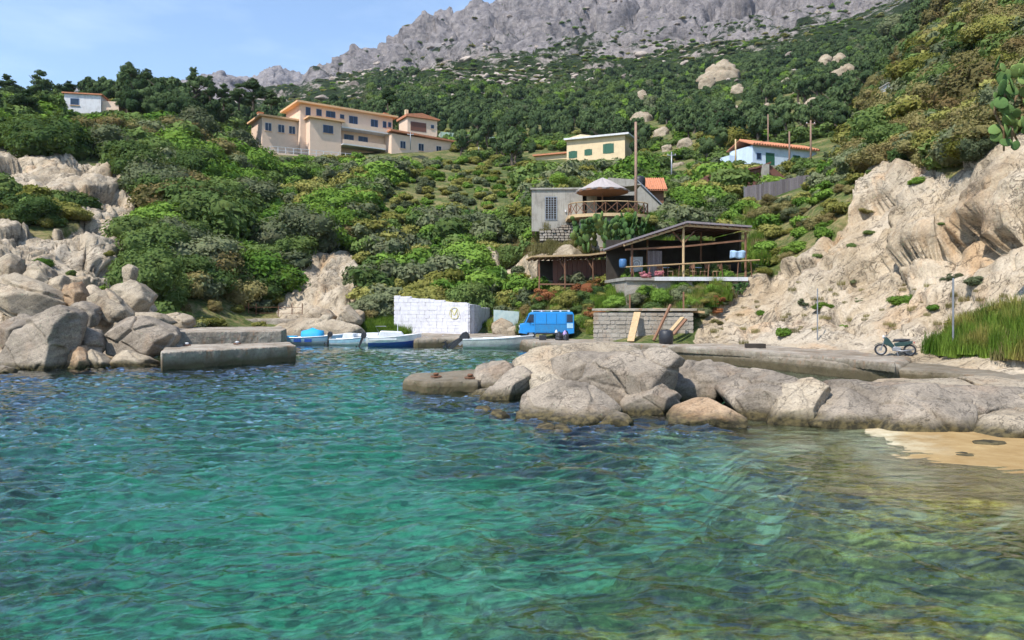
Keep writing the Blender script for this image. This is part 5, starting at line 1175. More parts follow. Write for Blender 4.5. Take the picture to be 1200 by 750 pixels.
# ---- poles
def pole(px, py0, py1, Y, r, mat, label, arm=False, wires=None):
    a = at(px, py0, Y); b = at(px, py1, Y); e = empty('utility_pole', a, 0, label, 'pole'); h = b.z - a.z
    MB().tube([(0, 0, -.6), (.02 * h * .1, 0, h * .5), (0, 0, h)], r, 10, r * .75).build('shaft', mat, e, True)
    if arm:
        MB().box(-.6, .6, -.05, .05, h - .5, h - .4).build('crossarm', mat, e)
        for x in (-.5, 0, .5): MB().lathe([(.05, 0), (.07, .06), (.03, .14)], 8, (x, 0, h - .398)).build('insulator', WHITE, e)
    return e
pole(745, 262, 143, 63, .14, wood('pole_wood', (.16, .10, .07), (.30, .20, .15)), 'tall bare brown wooden pole rising past the round balcony')
pole(925, 205, 154, 92, .13, MAT['pole_wood'], 'reddish-brown pole, left of the two before the tiled cottage'); pole(950, 196, 141, 96, .14, MAT['pole_wood'], 'brown pole with crossarm, right of the two before the tiled cottage', True)
pole(900, 192, 134, 118, .12, MAT['pole_wood'], 'slender pole rising behind the low blue-white cottage'); pole(862, 195, 163, 104, .13, PALEW, 'short pale concrete-like post at the left end of the cottages')
pole(787, 215, 178, 100, .12, STEEL, 'small grey pole standing in the thicket left of the cottages', True); pole(561, 196, 172, 150, .10, STEEL, 'thin grey pole beside the bright greenhouse behind the villa'); pole(481, 172, 155, 145, .1, STEEL, 'thin grey pole at the corner of the villa right wing', True)
def wire(a, b, sag, lab):
    a = Vector(a); b = Vector(b); pts = [a.lerp(b, k / 14) + Vector((0, 0, -sag * 4 * (k / 14) * (1 - k / 14))) for k in range(15)]
    o = MB().tube(pts, .015, 4).build('power_line', BLACKP); tag(o, lab, 'cable')
wire(at(950, 144, 96), at(787, 182, 100), 1.2, 'thin dark cable strung between the crossarm pole and the small grey pole')
wire(at(745, 145, 63), at(787, 181, 100), 1.5, 'thin dark cable running from the tall bare pole back up the valley')
# pale greenhouse roofs right of the villa
P = at(556, 165, 196); gh_ = empty('greenhouse', P, .25, 'long pale green shade-net greenhouse behind the villa right wing', 'greenhouse')
GH = paint('shade_net', (.32, .42, .33), .7, .3, 1.)
m = MB(); m.prism([(-9, -1), (8, -1), (8, 1.2), (-9, 1.9)], 0, 5, 'y'); m.build('netting', GH, gh_)
for k in range(8): MB().tube([(-9 + k * 2.4, -.05, -1), (-9 + k * 2.4, -.05, 1.9 - k * .1)], .05, 5).build('hoop_post', STEEL, gh_)
# ---- whitewashed wall (front of big plastered stones) with the painted mark
WST = paint('whitewashed_stone', (.63, .62, .66), .9, .28, 2.2, bump=.6)
pA = at(462, 391, 60); pB = at(549, 392, 56.5); an = math.atan2(pB.y - pA.y, pB.x - pA.x); Lw = (pB.xy - pA.xy).length
ww = stonewall('whitewashed_wall', Vector((pA.x, pA.y, .45)), an, Lw, 2.75, .9, .75, .30, WST, 'tall whitewashed stone wall with a yellow painted mark above the boat basin', 'wall', 8, WST, slope=(.4, -.25), gap=.008, jit=.03, cy0=-.004)
yp = paint('yellow_graffiti_paint', (.62, .56, .18), .8, .3, 6.)
mk = MB(); x0 = Lw * (535 - 462) / 87 - .1; zc = 1.75
for a, b in (((-.28, -.3), (-.26, .3)), ((-.26, .3), (0, -.15)), ((0, -.15), (.24, .3)), ((.24, .3), (.3, -.3))): mk.beam((x0 + a[0], -.07, zc + a[1]), (x0 + b[0], -.07, zc + b[1]), .02, .05)
mk.torus((x0, -.07, zc), .44, .02, 'y', 24, 5); mk.build('painted_mark', yp, ww)
pC = at(573, 391, 62); an2 = math.atan2(pC.y - pB.y, pC.x - pB.x)
stonewall('whitewashed_return_wall', Vector((pB.x + .05, pB.y, .45)), an2, (pC.xy - pB.xy).length, 2.5, .7, .6, .28, WST, 'greyish side return of the whitewashed wall facing the van', 'wall', 9, WST, slope=(0, -.4), gap=.008, jit=.03, cy0=-.004)
pt = at(592, 372, 57.5); o = MB(); o.prism([(-.9, -.5), (1.0, -.75), (1.1, .45), (-.9, .6)], 0, .12, 'y'); o = o.build('painted_board', paint('faded_teal_mural', (.42, .50, .48), .8, .5, 2., dark=(.10, .26, .30))); o.location = pt; tag(o, 'tilted faded teal and white painted panel right of the whitewashed wall', 'panel')
# ---- quays
def slab(name, pts, z0, z1, mat, label, cat=None, kind=None, bevel=.06, vox=.10, wear=1.):
    o = MB().prism(pts, z0, z1).build(name, mat); 
    rm = o.modifiers.new('remesh', 'REMESH'); rm.mode = 'VOXEL'; rm.voxel_size = vox
    for sc_, st_ in ((1.1, .10), (.28, .05)):
        tx = bpy.data.textures.new('worn_edge', 'CLOUDS'); tx.noise_scale = sc_; tx.noise_depth = 3; d = o.modifiers.new('wear', 'DISPLACE'); d.texture = tx; d.strength = st_ * wear; d.mid_level = .5; d.texture_coords = 'GLOBAL'
    return tag(o, label, cat, None, kind)
def w2(px, py, z): Yq = (CH - z) * F / (py - HY); return ((px - 600) * Yq / F, Yq)
slab('harbour_pavement', [(-14.3, 61.5), (-8.3, 60)] + [w2(*q, .62) for q in ((485,396.5),(530,395.5),(606,396.5),(622,401.5),(650,404.5),(760,406),(870,413),(960,421),(1050,429.5))] + [(18.5, 33.5), (19, 40), (10, 50), (0, 66), (-14, 66)], -3, .62, QUAY, 'pale concrete pavement along the water', None, 'structure', vox=.22)
slab('concrete_kerb', [w2(*q, .70) for q in ((624,400.5),(650,403),(760,404.5),(870,411),(960,418),(1049,427.5))][::1] + [w2(*q, .70) for q in ((1049,423.5),(960,414.5),(870,408.5),(760,402.5),(650,401),(626,398.8))], .4, .72, QUAY, 'raised worn concrete edge of the pier', 'kerb', vox=.06, wear=.6)
rp2 = [w2(*q, .55) for q in ((1000,425),(1050,429.5),(1110,434),(1200,446))]
slab('slipway', [w2(1044,432,.45), w2(1120,438,.42), w2(1210,447,.42), w2(1400,452,.42), (26, 27), (20, 33), (17.6, 34)], -2, .44, QUAY, 'sandy concrete path past the motorcycle', None, 'structure', vox=.2, wear=.7)
slab('concrete_jetty', [w2(188,413,.82), w2(347,405,.82), w2(340,401,.82), w2(195,404,.82)], -2.5, .82, QUAY, 'long low concrete jetty slab with rust-stained edge at the water', 'jetty', bevel=.12)
slab('upper_jetty', [w2(196,389.5,1.32), w2(330,387.5,1.32), w2(336,385.5,1.32), w2(330,382.5,1.32), w2(190,384,1.32)], -2, 1.32, QUAY, 'broad raised concrete platform behind the low jetty slab', 'jetty', bevel=.1)
slab('back_quay', [(-25.9, 60), (-20.8, 60.2), (-14.6, 60.5), (-12.4, 61), (-12, 68), (-30, 66)], -2, 1.7, QUAY, 'whitish concrete quay carrying the rusty railing', 'quay', bevel=.1)
slab('low_spit_slab', [w2(471,444,.40), w2(482,438,.40), w2(556,432.5,.40), w2(580,438,.40), w2(560,447,.40), w2(498,448,.40)], -2.5, .40, QUAY, 'flat pale concrete slab at the tip of the rocky spit', 'slab', bevel=.1)
for k, (px, py, Y_, lb) in enumerate(((219,404,36.2,'rusty white-topped bollard on the left of the low jetty'),(278,401,37.5,'white bollard in the middle of the low jetty'),(511,434,24.6,'small rusty iron ring on the slab at the tip of the spit'),(551,433,24.2,'rust-orange mooring stump where the slab meets the boulders'))):
    z_ = .82 if k < 2 else .40; P = Vector(((px - 600) * Y_ / F, Y_, z_)); e = empty('mooring_bollard', P, 0, lb, 'bollard'); e.scale = (.7,) * 3
    MB().lathe([(.10, 0), (.09, .12), (.14, .16), (.14, .2), (.08, .24)], 12).build('post', WHITE if k < 2 else RUST, e, True); MB().torus((0, 0, .06), .24, .035, 'z').build('ring', RUST, e)
# quay masonry block
qb = at(695, 400, 45.5); stonewall('stone_quay_block', Vector((qb.x, qb.y, .6)), math.radians(-14), 6.0, 1.85, 3.0, .48, .24, STN, 'square block of grey mortared stones between the van and the timber props', 'stone wall', 12, CONC, slope=(0, 0), gap=.03, jit=.06, cy0=0.)
box(None, 'x', QUAY, 0, 1, 0, 1, 0, 1) if False else None
o = MB().box(-.05, 6.2, -.12, 3.2, 0, .14).build('coping_slab', QUAY, None, bevel=.02); o.location = (qb.x, qb.y, 2.47); o.rotation_euler.z = math.radians(-14); tag(o, 'pale worn coping laid over the stone quay block', 'slab')
def plank(a, b, w, mat, lb, h=.06, name='timber_prop'): o = MB().beam((0, 0, 0), b - a, w, h).build(name, mat, None, bevel=.01); o.location = a; tag(o, lb, 'plank')
plank(at(739, 400, 43.2), at(747, 366, 44.6), .42, PALEW, 'broad pale board leaning upright on the stone quay block', .08)
plank(at(766, 399, 42.8), at(786, 357, 43.6), .14, TIMBER, 'dark thin pole leaning to the right of the broad board', .12)
plank(at(781, 394, 42.6), at(800, 372, 43.6), .26, PALEW, 'pale plank leaning on the rock above the black drum', .1); plank(at(789, 392, 42.4), at(804, 374, 43.4), .18, TIMBER, 'brown plank leaning beside the pale one above the drum', .1)
plank(at(801, 380, 45), at(801, 342, 45), .09, TIMBER, 'thin upright stake behind the leaning planks', .09); plank(at(738, 372, 47), at(738, 345, 47), .09, TIMBER, 'thin upright stake on the stone quay block', .09)
plank(at(765, 362, 45.5), at(826, 366, 44.5), .2, PALEW, 'weathered beam lying across from the block to the rock', .14)
P = at(780.5, 403.0, 41.2); P.z = .62; o = MB().lathe([(.30, 0), (.38, .08), (.41, .4), (.38, .72), (.30, .8), (.26, .82)], 20).build('black_drum', BLACKP, None, True, bevel=0); o.location = P; tag(o, 'round black plastic drum on the pier below the leaning planks', 'drum')
P = Vector(((885 - 600) * 38 / F, 38, .62)); o = MB().box(-.45, .45, -.3, .3, 0, .22).build('drain_opening', DARKIN); o.location = P; tag(o, 'dark low box at the foot of the whitish rocks by the pier', 'box')
# rusty railing
RAIL = 'rusty railing post'
pr = [(235, 62), (254, 62), (259, 62.1), (270, 62.2), (274, 62.3), (287, 62.4), (291, 62.4), (300, 62.6), (326, 63), (342, 63.2), (354, 63.4)]
rl = empty('rusty_railing', at(235, 373, 62), 0, 'rusty iron railing with uneven posts along the back quay', 'railing'); O = rl.location
for x, Y_ in pr: a = at(x, 386, Y_) - O; a.z = 1.65 - O.z; MB().tube([a, a + Vector((0.02, 0, 1.15 + .2 * ((x * 7) % 3 == 0)))], .035, 6).build('post', RUST, rl)
for dz_ in (.5, 1.0):
    for (xa, ya), (xb, yb) in zip(pr[:-1], pr[1:]):
        a = at(xa, 386, ya) - O; b = at(xb, 386, yb) - O; a.z = b.z = 1.65 - O.z + dz_; MB().tube([a, b], .02, 5).build('rail', RUST, rl)
for px, y0, y1, Y_, lb, r in ((1117, 415, 326, 30.5, 'thin tall grey steel post in front of the reeds', .04), (958, 400, 338, 38.5, 'thin whitish post against the cliff left of the motorcycle', .035)):
    a = at(px, y0, Y_); h = at(px, y1, Y_).z - a.z; o = MB().tube([(0, 0, -.2), (0, 0, h)], r, 8).build('steel_post', STEEL); o.location = a; tag(o, lb, 'post')
# ================================================================ BOATS, VAN, MOTORCYCLE
HULLW = paint('boat_white', (.68, .70, .72), .35, .25, 3., spec=.5); HULLB = paint('boat_light_blue', (.34, .56, .70), .4, .3, 3., spec=.5); HULLD = paint('boat_royal_blue', (.02, .07, .30), .35, .2, 3., spec=.5)
HULLG = paint('boat_grey_white', (.50, .52, .50), .45, .35, 3.); TARP = paint('bright_blue_canvas', (.02, .34, .62), .7, .2, 4., bump=.5); DECK = paint('boat_inside', (.42, .46, .48), .7, .4, 4.)
def hull(L, B, H, sheer=.25, n=15, rake=.35, full=.5):
    """open hull, bow toward +x; returns rings port->keel->starboard"""
    R = []
    for i in range(n):
        t = i / (n - 1); w = B / 2 * (1 - max(0, (t - full) / (1 - full)) ** 2.2) * (.86 + .14 * min(1, t * 3)); x = L * (t - .5); zt = H + sheer * t ** 2.2
        zk = -.18 + .30 * max(0, (t - .75) / .25) ** 2; xs = lambda f: x + rake * t ** 4 * f
        R.append([(xs(1), s * w * a, zk + (zt - zk) * b) for s, a, b in ((-1, 1, 1), (-1, .93, .6), (-1, .72, .2), (-1, .02, 0), (1, .72, .2), (1, .93, .6), (1, 1, 1))])
    return R
def boat(loc, rz, L, B, H, top, bottom, label, group='small boats moored in the basin', stripe=None, inside=DECK):
    e = empty('boat', loc, rz, label, 'boat', group); R = hull(L, B, H); n = len(R); m = MB(); V = [p for r in R for p in r]
    m.v = V[:]; 
    for i in range(n - 1):
        for k in range(6): m.f.append([i * 7 + k, i * 7 + k + 1, (i + 1) * 7 + k + 1, (i + 1) * 7 + k]); m.m.append(1 if k in (1, 2, 3, 4) else 0)
    m.f.append([0, 1, 2, 3, 4, 5, 6]); m.m.append(0); m.f.append([(n - 1) * 7 + k for k in range(7)][::-1]); m.m.append(0)
    o = m.build('hull', [top, bottom], e, True); s = o.modifiers.new('thick', 'SOLIDIFY'); s.thickness = .04; s.offset = -1
    o.modifiers.new('edge', 'EDGE_SPLIT').split_angle = math.radians(50)
    m = MB(); P_ = [R[i][0] for i in range(n)] + [R[i][6] for i in range(n - 1, -1, -1)]
    m.tube([(a, b, c + .02) for a, b, c in [r[0] for r in R]], .035, 6); m.tube([(a, b, c + .02) for a, b, c in [r[6] for r in R]], .035, 6); m.build('gunwale', stripe or HULLW, e)
    m = MB(); zf = .12
    for i in range(n - 1):
        a, b = R[i], R[i + 1]; q = len(m.v); m.v += [(a[0][0], a[0][1] * .8, zf), (a[0][0], -a[0][1] * .8, zf), (b[0][0], -b[0][1] * .8, zf), (b[0][0], b[0][1] * .8, zf)]; m.f.append([q, q + 1, q + 2, q + 3]); m.m.append(0)
    m.build('floor_boards', inside, e)
    for t in (.3, .55): i = int(t * (n - 1)); w = abs(R[i][0][1]) * .93; MB().box(R[i][0][0] - .14, R[i][0][0] + .14, -w, w, H * .72, H * .72 + .04).build('thwart', HULLW, e)
    m = MB(); k0 = n - 5
    for i in range(k0, n - 1):
        a, b = R[i], R[i + 1]; q = len(m.v); m.v += [(a[0][0], a[0][1], a[0][2] - .01), (a[6][0], a[6][1], a[6][2] - .01), (b[6][0], b[6][1], b[6][2] - .01), (b[0][0], b[0][1], b[0][2] - .01)]; m.f.append([q, q + 1, q + 2, q + 3]); m.m.append(0)
    m.build('foredeck', top, e); return e
def outboard(e, x, y, tilt=.9, big=1.):
    o = empty('outboard_motor', (0, 0, 0)); o.parent = e; o.location = (x, y, .62); o.rotation_euler = (0, tilt, 0); o.scale = (big,) * 3
    MB().prism([(-.16, 0), (.18, 0), (.22, .2), (.14, .4), (-.12, .44), (-.2, .25)], -.14, .14, 'y').build('cowling', BLACKP, o, bevel=.03)
    MB().prism([(-.06, -.75), (.08, -.75), (.1, 0), (-.1, 0)], -.05, .05, 'y').build('leg', BLACKP, o, bevel=.01)
    m = MB(); m.tube([(-.22, 0, -.78), (.2, 0, -.78)], .06, 8, .03); m.prism([(-.12, -.76), (.1, -.76), (.0, -1.0), (-.1, -.98)], -.012, .012, 'y')
    for k in range(3): a = k * 2.09; m.beam((-.23, .03 * math.cos(a), -.78 + .03 * math.sin(a)), (-.25, .15 * math.cos(a), -.78 + .15 * math.sin(a)), .015, .09)
    m.build('propeller', BLACKP, o); MB().box(.08, .2, -.12, .12, -.25, .05).build('bracket', STEEL, o)
P = at(367, 404, 53); P.z = 0; b1 = boat(P, .06, 4.2, 1.6, .5, HULLB, HULLW, 'light blue open boat with a bright blue canvas hood')
m = MB(); V = []; 
for i in range(5):
    for k in range(9): a = math.pi * k / 8; r = .62 * (1 - .12 * abs(i - 2)); V.append((-.75 + i * .36, -.66 * math.cos(a) * (1 - .06 * abs(i - 2)), .55 + (r + .05 * math.sin(i * 2 + k)) * math.sin(a)))
m.v = V; m.f = [[i * 9 + k, i * 9 + k + 1, (i + 1) * 9 + k + 1, (i + 1) * 9 + k] for i in range(4) for k in range(8)] + [[k for k in range(9)], [36 + k for k in range(9)][::-1]]; m.m = [0] * len(m.f)
m.build('canvas_hood', TARP, b1, True); MB().box(-2.0, -1.2, -.6, .6, .45, .62).build('canvas_cover', TARP, b1, bevel=.06)
for x in (-1.2, -.45): MB().box(x, x + .5, -.795, -.77, .22, .44).build('side_panel', HULLD if x < 0 else HULLB, b1)
P = at(411, 405, 51.8); P.z = 0; b2 = boat(P, -.2, 2.7, 1.4, .42, HULLB, HULLW, 'small pale blue and white dinghy between the canopied boat and the royal blue one')
MB().prism([(-.5, .42), (.5, .42), (.35, .85), (-.35, .88)], -.45, .45, 'y').build('console', HULLW, b2, bevel=.04); outboard(b2, -1.6, 0, .3, .8)
P = at(437, 405, 51.8); P.z = 0; b2 = boat(P, 2.6, 3.0, 1.4, .55, HULLW, HULLW, 'white dinghy bow up beside the royal blue boat')
MB().box(-.8, .3, -.4, .4, .4, .9).build('console', HULLW, b2, bevel=.05)
P = at(460, 406, 50.4); P.z = 0; b3 = boat(P, .12, 3.2, 1.7, .62, HULLW, HULLD, 'royal blue and white motorboat with a short mast', stripe=HULLW)
MB().prism([(-1.0, .6), (.9, .6), (.6, 1.02), (-.8, 1.08)], -.55, .55, 'y').build('cabin', HULLW, b3, bevel=.05); MB().tube([(.35, 0, .9), (.35, 0, 1.75)], .025, 6).build('mast', HULLW, b3); MB().tube([(-.9, -.5, 1.0), (-1.1, -.5, 1.4), (-.4, -.5, 1.4)], .02, 5).build('rail', STEEL, b3); outboard(b3, -2.0, 0, .4, .9)
m = MB(); m.box(-1.5, .3, -.875, -.845, .48, .60); m.build('rubbing_strake', HULLW, b3)
P = at(582, 410, 48.3); P.z = 0; b4 = boat(P, .05, 4.4, 1.7, .60, HULLG, HULLG, 'grey-white open boat with two tilted black outboards', group='small boats moored in the basin', stripe=HULLW)
outboard(b4, -2.3, -.4, .85, 1.35); outboard(b4, -2.3, .4, 1.1, 1.35)
MB().lathe([(.25, 0), (.32, .12), (.28, .34), (.12, .4)], 12, (1.2, 0, .4)).build('sail_bag', HULLW, b4, True)
MB().lathe([(.2, 0), (.3, .12), (.22, .28), (.1, .32)], 12, (.7, .1, .42)).build('sail_bag', HULLW, b4, True)
MB().box(-.9, -.2, -.3, .3, .3, .72).build('console', HULLW, b4, bevel=.04); MB().box(-2.1, .2, -.875, -.85, .18, .23).build('rubbing_strake', STEEL, b4)
def rope(a, b, sag, lab): 
    a = Vector(a); b = Vector(b); o = MB().tube([a.lerp(b, k / 8) + Vector((0, 0, -sag * 4 * (k / 8) * (1 - k / 8))) for k in range(9)], .018, 5).build('mooring_rope', HULLW); tag(o, lab, 'rope')
rope(b4.location + Vector((2.2, 0, .6)), b4.location + Vector((3.8, 1.0, .65)), .1, 'pale mooring rope from the grey-white boat to the pavement'); rope(b3.location + Vector((1.9, 0, .8)), b3.location + Vector((3.2, 3.2, .66)), .2, 'pale mooring rope from the royal blue boat to the quay')
# ---- blue van
VB = paint('van_blue', (.012, .24, .62), .35, .15, 3., spec=.5); VD = paint('van_faded_blue', (.02, .20, .46), .5, .3, 3.)
P = at(641, 396.5, 48.3); P.z = .62; van = empty('van', P, 0, 'bright blue small panel van with a roof rack, parked on the pavement', 'van')
LV = 1.78
side = [(-LV, .38), (-LV + .02, .95), (-LV + .32, 1.02), (-LV + .62, 1.66), (-LV + .85, 1.76), (LV - .12, 1.76), (LV - .02, 1.6), (LV, .9), (LV, .36), (1.42, .30), (1.36, .48), (1.18, .58), (.98, .48), (.92, .30), (-.78, .30), (-.84, .48), (-1.04, .58), (-1.24, .48), (-1.30, .30)]
MB().prism(side, 0, 1.5, 'y').build('body', VB, van, bevel=.035)
def vp(name, x0, x1, z0, z1, mat, d=.012, par=van): return MB().box(x0, x1, -d, -.001, z0, z1).build(name, mat, par)
m = MB(); m.prism([(-1.36, 1.06), (-.86, 1.06), (-.86, 1.60), (-1.12, 1.60)], -.014, -.001, 'y'); m.build('window', GLASS, van)
fdr = MB().prism([(-1.42, .42), (-.80, .42), (-.80, 1.66), (-1.14, 1.66), (-1.44, 1.02)], -.009, -.0005, 'y').build('door', VB, van); vp('handle', -.95, -.86, .92, .95, BLACKP, .04, fdr)
for x0, x1 in ((-.74, -.05), (-.02, .62), (.65, 1.22)): vp('side_panel', x0, x1, .98, 1.62, VB, .02)
for x in (-.765, -.035, .635, 1.255): vp('seam', x - .007, x + .007, .34, 1.66, DARKIN, .006)
vp('seam', -1.4, 1.7, .955, .967, DARKIN, .006); vp('sill', -.74, .88, .30, .40, BLACKP, .02); MB().box(LV - .01, LV + .02, .12, .3, .7, .95).build('tail_light', paint('red_lens', (.4, .02, .02), .3), van); MB().box(-LV - .06, -LV - .045, .5, 1.0, .38, .48).build('number_plate', WHITE, van)
vp('side_panel', -.74, 1.22, .45, .94, VD, .016); vp('window', 1.30, 1.68, 1.08, 1.60, GLASS, .014); vp('side_panel', 1.30, 1.70, .70, 1.02, HULLB, .018)
m = MB(); m.box(-LV - .05, -LV + .1, .05, 1.45, .36, .52); m.build('bumper', VD, van, bevel=.02); m = MB(); m.box(LV - .05, LV + .06, .05, 1.45, .36, .5); m.build('bumper', BLACKP, van, bevel=.02)
m = MB(); m.hexa([(-LV + .30, .1, 1.06), (-LV + .30, 1.4, 1.06), (-LV + .56, 1.38, 1.58), (-LV + .56, .12, 1.58), (-LV + .26, .1, 1.06), (-LV + .26, 1.4, 1.06), (-LV + .52, 1.38, 1.58), (-LV + .52, .12, 1.58)]); m.build('windscreen', GLASS, van)
for y in (.18, 1.2): MB().lathe([(.09, 0), (.09, .03)], 12).build('headlight', WHITE, van)
for o, y in zip([c for c in van.children if c.name.startswith('headlight')], (.25, 1.25)): o.location = (-LV - .012, y, .78); o.rotation_euler.y = -math.pi / 2
for x in (-1.04, 1.18):
    for y in (.10, 1.40):
        w = empty('wheel', (0, 0, 0)); w.parent = van; w.location = (x, y, .29); MB().torus((0, 0, 0), .21, .085).build('tyre', BLACKP, w, True); q = MB().lathe([(.15, -.05), (.15, .05), (.05, .07)], 14).build('rim', STEEL, w); q.rotation_euler.x = math.pi / 2
rk = MB().box(-1.0, 1.5, .1, .14, 1.84, 1.87).build('roof_rack', HULLW, van); 
for x in (-.95, -.35, .3, .9, 1.45): MB().box(x, x + .04, .08, 1.42, 1.76, 1.875).build('crossbar', HULLW, rk)
MB().box(-1.14, -1.3 + .1, -.14, -.02, 1.1, 1.3).build('mirror', BLACKP, van)
# things by the van
def bag(px, py, Y, s, mat, lb, seed):
    P = at(px, py, Y); P.z = .62; o = hullrock('rubbish_bag', [Vector((a * s, b * s, max(0, c) * s * 1.1)) for a, b, c in ((-.5,0,0),(.5,0,0),(0,.4,0),(0,-.45,0),(-.45,.1,.5),(.45,.1,.45),(0,-.35,.6),(0,.3,.7),(.05,0,1.0),(-.3,-.3,.1),(.35,-.3,.1))], mat, 4, seed, rough=.035); o.location = P; tag(o, lb, 'bag')
bag(655, 399, 46.4, .55, BLACKP, 'large dark rubbish bag in front of the blue van', 3); bag(663, 399, 46.2, .42, BLACKP, 'smaller black bag leaning on the big rubbish bag', 4)
bag(662, 392, 46.5, .3, paint('lilac_plastic', (.42, .30, .62), .6, .2), 'crumpled lilac bag on top of the black bags', 5); bpy.data.objects['rubbish_bag.002'].location.z = .95
bag(652, 391, 46.6, .2, HULLW, 'small white bag on the big rubbish bag', 6); bpy.data.objects['rubbish_bag.003'].location.z = 1.08
o = MB().box(-.22, .22, -.15, .15, 0, .32).build('crate', BLACKP, None, bevel=.02); P = at(636, 399, 46.4); P.z = .62; o.location = P; tag(o, 'dark square crate in front of the blue van beside the bags', 'crate')
o = MB().torus((0, 0, .0), .3, .09, 'y').build('old_tyre', BLACKP, None, True); P = at(679, 378, 51); o.location = P; tag(o, 'old tyre half buried in the weeds behind the van', 'tyre')
# ---- motorcycle (front wheel to the left)
P = at(1049, 413, 32.0); P.z = .62; mc = empty('motorcycle', P, math.radians(-24), 'small dark green and black motorcycle on its stand by the cliff', 'motorcycle'); mc.scale = (.9,) * 3
def mwheel(x):
    w = empty('wheel', (0, 0, 0)); w.parent = mc; w.location = (x, 0, .29); MB().torus((0, 0, 0), .245, .04, N=28).build('tyre', BLACKP, w, True); MB().torus((0, 0, 0), .20, .014, N=28).build('rim', STEEL, w)
    q = MB().lathe([(.05, -.06), (.05, .06)], 10).build('hub', STEEL, w); q.rotation_euler.x = math.pi / 2
    m = MB()
    for k in range(14): a = k * math.pi / 7; m.tube([(.03 * math.cos(a), 0, .03 * math.sin(a)), (.2 * math.cos(a), 0, .2 * math.sin(a))], .004, 4)
    m.build('spokes', STEEL, w)
mwheel(-.62); mwheel(.62); DG = paint('dark_green_enamel', (.008, .04, .04), .3, .2, 4., spec=.6)
m = MB(); m.tube([(-.62, -.06, .29), (-.42, -.06, .85)], .022, 8); m.tube([(-.62, .06, .29), (-.42, .06, .85)], .022, 8); m.build('fork', STEEL, mc)
m = MB(); m.tube([(-.42, 0, .82), (-.1, 0, .5), (.15, 0, .32), (.62, 0, .29)], .03, 8); m.tube([(-.1, 0, .5), (.3, 0, .7), (.75, 0, .72)], .025, 8); m.build('frame', BLACKP, mc)
MB().prism([(-.50, .55), (-.34, .50), (-.12, .36), (-.05, .50), (-.25, .80), (-.38, .92), (-.46, .90)], -.14, .14, 'y').build('leg_shield', DG, mc, bevel=.03)
MB().prism([(-.12, .68), (.3, .70), (.62, .76), (.64, .82), (.3, .84), (-.05, .80)], -.13, .13, 'y').build('seat', BLACKP, mc, bevel=.03)
MB().prism([(.0, .45), (.4, .48), (.75, .62), (.72, .72), (.2, .69), (-.05, .62)], -.10, .10, 'y').build('side_cover', DG, mc, bevel=.02)
MB().prism([(-.12, .24), (.22, .22), (.26, .40), (.0, .46), (-.16, .4)], -.12, .12, 'y').build('engine', STEEL, mc, bevel=.02)
m = MB(); m.tube([(-.02, -.13, .28), (.3, -.14, .24), (.78, -.14, .33)], .035, 8); m.build('exhaust', STEEL, mc, True)
def arc(cx, r, a0, a1, w): return [(cx + r * math.cos(math.radians(a)), r * math.sin(math.radians(a)) + .29) for a in np.linspace(a0, a1, 9)]
for cx, a0, a1 in ((-.62, 30, 150), (.62, 20, 130)):
    a = arc(cx, .31, a0, a1, 0); b = arc(cx, .335, a1, a0, 0); MB().prism(a + b, -.06, .06, 'y').build('mudguard', DG if cx < 0 else BLACKP, mc)
MB().tube([(-.34, -.30, .98), (-.42, -.12, .95), (-.42, .12, .95), (-.34, .30, .98)], .016, 7).build('handlebar', STEEL, mc); MB().lathe([(.03, 0), (.08, .05), (.085, .1)], 12).build('headlight', WHITE, mc)
o = [c for c in mc.children if c.name.startswith('headlight')][0]; o.location = (-.44, 0, .90); o.rotation_euler.y = -math.pi / 2
for y in (-.3, .3): m = MB(); m.tube([(-.36, y * .8, .97), (-.38, y, 1.14)], .008, 5); m.lathe([(.05, 0), (.05, .012)], 10, (-.38, y, 1.12)); m.build('mirror', BLACKP, mc)
MB().tube([(.05, -.08, .28), (.12, -.28, .02)], .014, 6).build('kickstand', STEEL, mc); MB().box(.78, .82, -.06, .06, .62, .7).build('tail_light', paint('red_lens', (.4, .02, .02), .3), mc)
